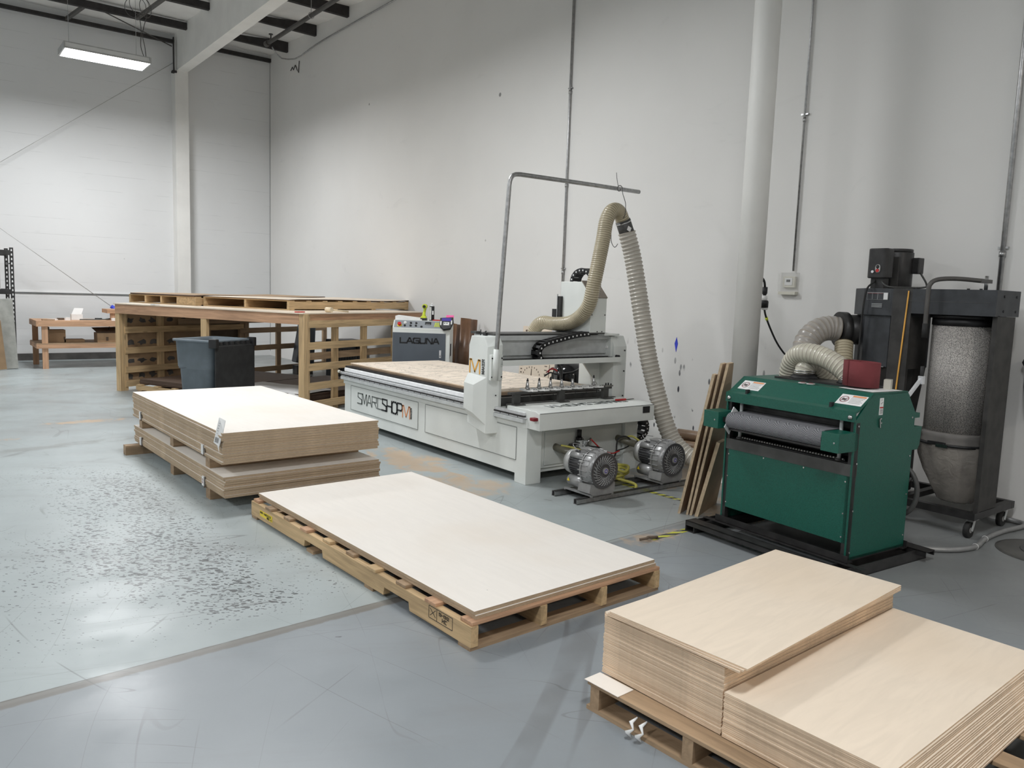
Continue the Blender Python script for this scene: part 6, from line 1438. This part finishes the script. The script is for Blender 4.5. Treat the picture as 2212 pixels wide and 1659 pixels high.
# pallets on the rack
def block_pallet(label, x0, x1, y0, y1, H, blocks, mat, slat=False):
    t = thing('wooden_pallet', label, 'pallet', rack_pt(x0, y0, H_+0.001), ang)
    W2, L2 = x1-x0, y1-y0
    for u in (0.0, 0.33, 0.67, 1.0):
        x = 0.05+(W2-0.1)*u
        MB().box(x-0.05, x+0.05, 0, L2, 0.0, 0.014, mat+'_y').build('bottom_board', t)
    n_ = 9
    for i in range(n_):
        x = 0.05+(W2-0.1)*i/(n_-1)
        MB().box(x-0.05, x+0.05, 0, L2, H-0.014, H, mat+'_y').build('deck_board', t)
    for (a_, w_) in blocks:
        MB().box(0.0, W2, a_, a_+w_, 0.0145, H-0.0145, mat+'_x').build('stringer', t)
    return t
block_pallet('shorter pallet on the left of the rack top with three dark openings', 0.40, 2.9, -1.08, 0.30, 0.125, ((0.0, 0.38), (0.68, 0.035), (1.01, 0.035), (1.345, 0.035)), 'pine')
block_pallet('long weathered pallet on the right of the rack top', 0.50, 3.25, -2.70, -1.12, 0.130, ((0.0, 0.04), (0.77, 0.035), (1.54, 0.04)), 'pine')
for nm, (x, y), L, W, z, rz, lb in (('brown_sheet', (1.75, -0.42), 1.32, 2.75, H_+0.1275, 0.0, 'dark edged brown sheet warped over the left pallet on the rack'), ('brown_sheet', (1.88, -1.93), 1.56, 2.80, H_+0.1325, 0.0, 'thin pale topped sheet over the long pallet on the rack')):
    mb = MB(); n_ = 16; vs = []; fs = []
    for k_, dz in ((0, 0), (1, 0.018 if 'dark' in lb else 0.008)):
        for i in range(n_+1):
            u = i/n_; zz_ = dz+0.012*math.sin(u*7)*(u)
            for yy2 in (-L/2, L/2): vs.append((-W/2+W*u, yy2, zz_+(0.006 if u > 0 else 0)))
    o_2 = 2*(n_+1)
    for i in range(n_):
        a = 2*i; fs.append((o_2+a, o_2+a+2, o_2+a+3, o_2+a+1)); fs.append((a+1, a+3, a+2, a))
    es = []
    for i in range(n_):
        a = 2*i; es.append((a, a+2, o_2+a+2, o_2+a)); es.append((a+1, o_2+a+1, o_2+a+3, a+3))
    es.append((0, o_2, o_2+1, 1)); es.append((2*n_, 2*n_+1, o_2+2*n_+1, o_2+2*n_))
    mb.add(vs, fs, 'greywood_x' if 'dark' in lb else 'maple_face'); mb.add(vs, es, 'brown_edge')
    tag(mb.build(nm, loc=rack_pt(x, y, z), rotz=ang), lb, 'sheet', 'sheets on the rack pallets')
t = thing('wooden_mallet', 'pale wooden mallet lying on the near edge of the rack top', 'mallet', rack_pt(0.50, -FL+0.02, H_+0.001), ang)
MB().cyl((0, -0.045, 0.034), (0, 0.045, 0.034), 0.033, 'handle_wood', 20).build('head', t); MB().cyl((0, 0, 0.034), (0.34, -0.035, 0.012), 0.010, 'handle_wood', 12, 0.012).build('handle', t)
tag(MB().box(-0.07, 0.07, -0.02, 0.02, 0, 0.012, 'red').build('red_strap', loc=rack_pt(0.05, -FL+0.10, H_+0.001), rotz=ang), 'small red item on the near right corner of the rack', 'strap')
tag(MB().box(-0.05, 0.05, -0.03, 0.03, 0, 0.012, 'paper').build('white_rag', loc=rack_pt(-0.02, -0.78, H_+0.001), rotz=ang), 'small crumpled white rag on the rack edge', 'rag')
# low pallets and sheets inside the rack
pc_ = pallet('wooden_pallet', 'low pallet inside the rack carrying brown sheets, left side', 1.55, 2.0, 0.10, rack_pt(1.12, -0.95, 0), ang, 3, [-0.7, -0.35, 0, 0.35, 0.7], [-0.7, 0.7])
bundle(4, 1.50, 1.92, 0.018, 'brown_face', 'brown_edge', *rack_pt(1.12, -0.95)[:2], 0.101, ang, 'brown_sheet', 'top brown sheet on the left low pallet inside the rack', 'brown sheet from the top on the left low pallet inside the rack', 'bottom brown sheet on the left low pallet inside the rack', 'brown sheets inside the rack')
pd_ = pallet('wooden_pallet', 'low pallet inside the rack under a pale draped sheet, right side', 1.35, 2.0, 0.12, rack_pt(1.14, -2.62, 0), ang, 3, [-0.6, -0.3, 0, 0.3, 0.6], [-0.6, 0.6])
bundle(5, 1.32, 1.95, 0.018, 'brown_face', 'brown_edge', *rack_pt(1.14, -2.62)[:2], 0.121, ang, 'brown_sheet', 'top brown sheet on the right low pallet inside the rack', 'brown sheet from the top on the right low pallet inside the rack', 'bottom brown sheet on the right low pallet inside the rack', 'brown sheets inside the rack on the right')
mb = MB(); vs = []; fs = []; n_ = 24
for j in range(9):
    for i in range(n_+1):
        u, v = i/n_, j/8; x = -0.08+0.75*v; y = -1.98-1.3*u
        z = 0.224+0.008*math.sin(u*17)*math.cos(v*5)
        if v < 0.13: z = 0.14+0.02*math.sin(u*25); x = 0.085+0.01*math.sin(u*30)
        else: x = 0.10+0.75*(v-0.13)
        vs.append((x, y, z+0.002))
for j in range(8):
    for i in range(n_): a = j*(n_+1)+i; fs.append((a, a+1, a+n_+2, a+n_+1))
mb.add(vs, fs, 'paper', True); tag(mb.build('paper_wrap', loc=tuple(LF), rotz=ang), 'crumpled pale wrapping draped over the sheets inside the rack', 'wrapping')

# grey tool and toolbox by the wall behind the rack
t = thing('grey_tool_case', 'dark grey tapered case standing by the right wall behind the rack', 'case', (5.75, 13.5, 0))
MB().prism_y([(-0.32, 0.22), (0.02, 0.15), (0.05, 0.90), (-0.20, 0.92)], -0.12, 0.12, 'cab_grey').build('case', t, bevel=0.02)
MB().box(-0.3, 0.0, -0.1, 0.1, 0, 0.16, 'bar_dark').build('base', t)
t = thing('ribbed_toolbox', 'black ribbed tool box by the right wall behind the rack', 'toolbox', (6.15, 12.9, 0))
mb = MB(); mb.box(-0.28, 0.22, -0.2, 0.2, 0, 0.62, 'cab_grey')
for i in range(10): mb.box(-0.27+i*0.05, -0.25+i*0.05, -0.21, -0.2, 0.1, 0.5, 'bar_dark')
mb.build('box', t); MB().box(-0.29, 0.23, -0.21, 0.21, 0.54, 0.66, 'black').build('lid', t, bevel=0.01); MB().box(0.1, 0.26, -0.28, -0.2, 0.50, 0.56, 'black').build('latch', t)

# ---------------------------------------------------------------- trash bin with hanging lid
bn = thing('trash_bin', 'blue grey plastic trash bin with black lid hanging open', 'bin', (2.98, 10.03, 0), math.radians(-58))
def ring(w, d, r, z, n=6):
    pts = []
    for cx, cy, a0_ in ((w-r, d-r, 0), (-w+r, d-r, PI/2), (-w+r, -d+r, PI), (w-r, -d+r, 1.5*PI)):
        for i in range(n+1): a = a0_+PI/2*i/n; pts.append((cx+r*math.cos(a), cy+r*math.sin(a), z))
    return pts
def loft(rings, m, cap0=True, cap1=False):
    mb = MB(); k_ = len(rings[0]); vs = [p for r in rings for p in r]; fs = []
    for i in range(len(rings)-1):
        for j in range(k_): fs.append((i*k_+j, i*k_+(j+1) % k_, (i+1)*k_+(j+1) % k_, (i+1)*k_+j))
    if cap0: fs.append(tuple(range(k_))[::-1])
    if cap1: fs.append(tuple(range((len(rings)-1)*k_, len(rings)*k_)))
    mb.add(vs, fs, m, True); return mb
Wb, Db = 0.29, 0.36
loft([ring(Wb*.72, Db*.72, .06, 0.03), ring(Wb*.86, Db*.86, .07, 0.52), ring(Wb*.94, Db*.92, .07, 0.55), ring(Wb*.99, Db*.98, .08, 0.86), ring(Wb*1.08, Db*1.07, .09, 0.865), ring(Wb*1.08, Db*1.07, .09, 0.89), ring(Wb*1.0, Db*.99, .08, 0.892), ring(Wb*.93, Db*.93, .07, 0.86), ring(Wb*.8, Db*.8, .06, 0.12)], 'bin_blue', True, True).build('body', bn)
mb = MB(); mb.tube(smooth_path([(-0.29, -0.06, 0.535), (-0.25, -0.30, 0.53), (-0.05, -0.32, 0.56), (0.2, -0.31, 0.66)], 0.03), 0.006, 'cab_grey', 6); mb.build('ridge', bn)
mb = MB(); ld = Matrix.Translation((0.345, 0.0, 0.86)) @ Matrix.Rotation(math.radians(-8), 4, 'Y')
mb.prism([(0, -0.30), (0.035, -0.32), (0.035, 0.32), (0, 0.30)], -0.83, -0.03, 'rubber', M=Matrix.Translation((0.325, 0, 0.86)) @ Matrix.Scale(1.12, 4, (0, 1, 0))); mb.build('lid', bn, bevel=0.015)['label'] = 'black lid hanging down'
for y in (-0.345, 0.335): MB().box(0.27, 0.38, y-0.03, y+0.03, 0.80, 0.91, 'black').build('hinge', bn, bevel=0.008)
for i in range(6): MB().box(0.30, 0.35, -0.26+i*0.10, -0.22+i*0.10, 0.82, 0.87, 'rubber').build('lid_tab', bn)
for y in (-0.22, 0.22): MB().cyl((0.24, y-0.02, 0.06), (0.24, y+0.02, 0.06), 0.06, 'rubber', 20).build('wheel', bn)

# ---------------------------------------------------------------- workbench at the back wall
bh = thing('workbench', 'low two-tier timber workbench against the back wall', 'workbench', (1.74, 15.65, 0))
BW = 1.95; BD = 0.95
for (x, y) in ((0.05, 0.0), (0.0, BD-0.1), (BW-0.10, 0.0), (BW-0.10, BD-0.1)): MB().box(x, x+0.09, y, y+0.05, 0, 0.80, 'redpine_z').build('leg', bh)
for z0, z1 in ((0.735, 0.82), (0.355, 0.43)):
    MB().box(0.0, BW, -0.02, 0.0, z0, z1, 'redpine_x').build('rail', bh); MB().box(0.0, BW, BD-0.03, BD, z0, z1, 'redpine_x').build('rail', bh); MB().box(-0.035, 0.0, -0.02, BD, z0, z1, 'redpine_y').build('rail', bh)
MB().box(-0.03, BW, -0.02, BD, 0.82, 0.832, 'redpine_x').build('bench_top', bh); MB().box(-0.03, BW, -0.02, BD, 0.43, 0.442, 'greywood_x').build('shelf', bh)
t = thing('raised_stand', 'short raised timber stand at the right end of the workbench', 'stand', (2.86, 15.9, 0.833))
MB().box(0.0, 0.6, 0.0, 0.5, 0.13, 0.20, 'redpine_x').build('top', t); MB().box(0.06, 0.16, 0.02, 0.1, 0.0, 0.13, 'redpine_z').build('leg', t); MB().box(0.45, 0.55, 0.02, 0.1, 0, 0.13, 'redpine_z').build('leg', t)
t = thing('white_box', 'small open white carton standing on the workbench', 'box', (2.40, 16.15, 0.833))
MB().box(-0.09, 0.09, -0.07, 0.07, 0, 0.10, 'paper').build('carton', t); MB().add([(-0.09, -0.07, 0.10), (0.07, -0.07, 0.10), (0.11, -0.03, 0.21), (-0.04, -0.03, 0.21)], [(0, 1, 2, 3)], 'white_plastic').build('flap', t)
random.seed(11)
for i, (x, y, s_, m, nm, lb) in enumerate(((2.00, 15.95, 0.10, 'paper', 'paper_scrap', 'crumpled white paper at the left of the bench top'), (2.12, 16.05, 0.07, 'card_dark', 'wood_scrap', 'dark scrap in the middle of the bench litter'), (2.22, 15.9, 0.06, 'paper', 'paper_scrap', 'small white paper beside the carton on the bench'), (1.90, 15.85, 0.12, 'greywood_x', 'wood_scrap', 'flat brown offcut at the left front of the bench'), (2.75, 16.1, 0.09, 'black', 'hand_tool', 'black hand tool on the bench right of the carton'), (2.95, 15.80, 0.06, 'paper', 'paper_scrap', 'white scrap at the right end of the bench'))):
    mb = MB(); mb.prism([(s_*random.uniform(.6, 1)*math.cos(a*PI/4), 0.6*s_*random.uniform(.6, 1)*math.sin(a*PI/4)) for a in range(8)], 0, 0.02+0.015*(i % 3), m); tag(mb.build(nm, loc=(x, y, 0.833)), lb, 'clutter')
MB().tube(smooth_path([(-0.3, 0, 0.012), (-0.1, 0.02, 0.012), (0.1, -0.02, 0.02), (0.2, 0.04, 0.03), (0.12, 0.06, 0.02)], 0.02), 0.010, 'ink_grey', 6).build('extension_cord', loc=(2.72, 15.95, 0.833))
tag(bpy.data.objects['extension_cord'], 'grey cord straggling over the workbench top', 'cord')
t = thing('cardboard_box', 'open cardboard box on the lower bench shelf at the right', 'box', (2.86, 15.9, 0.443))
MB().box(-0.20, 0.25, -0.17, 0.17, 0, 0.17, 'card').box(-0.06, -0.02, -0.172, -0.17, 0.03, 0.10, 'card_dark').build('carton', t); MB().add([(-0.20, -0.17, 0.17), (0.25, -0.17, 0.17), (0.25, 0.17, 0.27), (-0.26, 0.05, 0.26)], [(0, 1, 2, 3)], 'card_dark').build('flap', t)
MB().tube(smooth_path([(0.0, 0, 0.15), (0.03, 0, 0.3), (0.0, 0, 0.4)], 0.03), 0.007, 'black', 6).build('cable', t)
for (x, s_, h, lb) in ((2.05, 0.13, 0.22, 'small upright brown carton on the lower bench shelf at the left'), (2.32, 0.16, 0.05, 'flat brown carton in the middle of the lower bench shelf')):
    tag(MB().box(-s_, s_, -0.12, 0.12, 0, h, 'card').box(-s_-0.01, -s_+0.01, -0.14, 0.14, h, h+0.05, 'card_dark').build('cardboard_box', loc=(x, 16.0, 0.443)), lb, 'box')

# ---------------------------------------------------------------- black storage shelf at the left edge
sf = thing('storage_shelf', 'black perforated steel shelving unit cut by the left edge', 'shelf', (0, 15.9, 0))
for (x, y) in ((1.385, 0.0), (1.36, 0.62), (-0.45, 0.0), (-0.45, 0.62)):
    MB().box(x, x+0.055, y, y+0.004, 0, 2.06, 'black_metal').box(x, x+0.004, y, y+0.045, 0, 2.06, 'black_metal').box(x+0.051, x+0.055, y, y+0.02, 0, 2.06, 'black_metal').build('upright', sf)
    if x > 0:
        mb = MB()
        for i in range(27): mb.add([(x+0.016, y-0.001, 0.05+i*0.075), (x+0.038, y-0.001, 0.05+i*0.075), (x+0.034, y-0.001, 0.085+i*0.075), (x+0.020, y-0.001, 0.085+i*0.075)], [(0, 1, 2, 3)], 'wall_paint')
        mb.build('slots', sf)
for z in (1.93, 1.27, 0.25):
    MB().box(-0.40, 1.40, -0.02, 0.02, z, z+0.085, 'black_metal').build('beam', sf); MB().box(-0.40, 1.40, 0.60, 0.64, z, z+0.085, 'black_metal').build('beam', sf)
    MB().box(-0.40, 1.40, 0.0, 0.62, z+0.03, z+0.045, 'pump_grey').build('deck', sf)
MB().box(1.37, 1.39, 0.0, 0.62, 1.78, 1.80, 'black_metal').build('side_brace', sf)
o = MB().box(-0.42, 0.40, -0.03, 0.03, 0, 1.19, 'shrinkwrap', M=Matrix.Rotation(math.radians(6), 4, 'X') @ Matrix.Rotation(math.radians(-3), 4, 'Y')).build('foam_board', loc=(1.04, 15.78, 0.0))
tag(o, 'tall board in shiny shrink wrap leaning on the black shelf', 'board')
o = MB().box(-0.25, 0.22, -0.008, 0.008, 0, 0.84, 'card', M=Matrix.Rotation(math.radians(9), 4, 'X') @ Matrix.Rotation(math.radians(-5), 4, 'Y')).build('tan_board', loc=(1.04, 15.62, 0.0))
tag(o, 'tan board leaning in front of the shrink-wrapped one at the left edge', 'board')
o = MB().box(-0.3, 0.3, -0.2, 0.2, 0, 0.55, 'shrinkwrap').build('wrapped_carton', loc=(0.95, 16.25, 1.316)); tag(o, 'grey wrapped carton on the upper deck of the black shelf', 'box')

# small wall marks that are real scraps: blue tape
tag(MB().prism_x([(0.0, -0.09), (0.025, 0.0), (0.0, 0.07), (-0.02, 0.0)], -0.003, -0.0005, 'blue').build('tape_scrap', loc=(RX, 5.55, 1.10)), 'blue tape scrap stuck on the right wall behind the boards', 'tape')
mb = MB(); mb.tube([(0, 0, 0), (-0.004, -0.10, 0.05), (-0.004, -0.16, -0.02), (-0.004, -0.25, 0.06), (-0.004, -0.35, -0.06), (-0.004, -0.42, -0.12), (-0.004, -0.45, 0.1)], 0.008, 'joist_dark', 5)
tag(mb.build('cobweb_strand', loc=(RX-0.01, 16.2, 5.97)), 'dark wiggly strand on the right wall below the roof corner', 'cobweb')
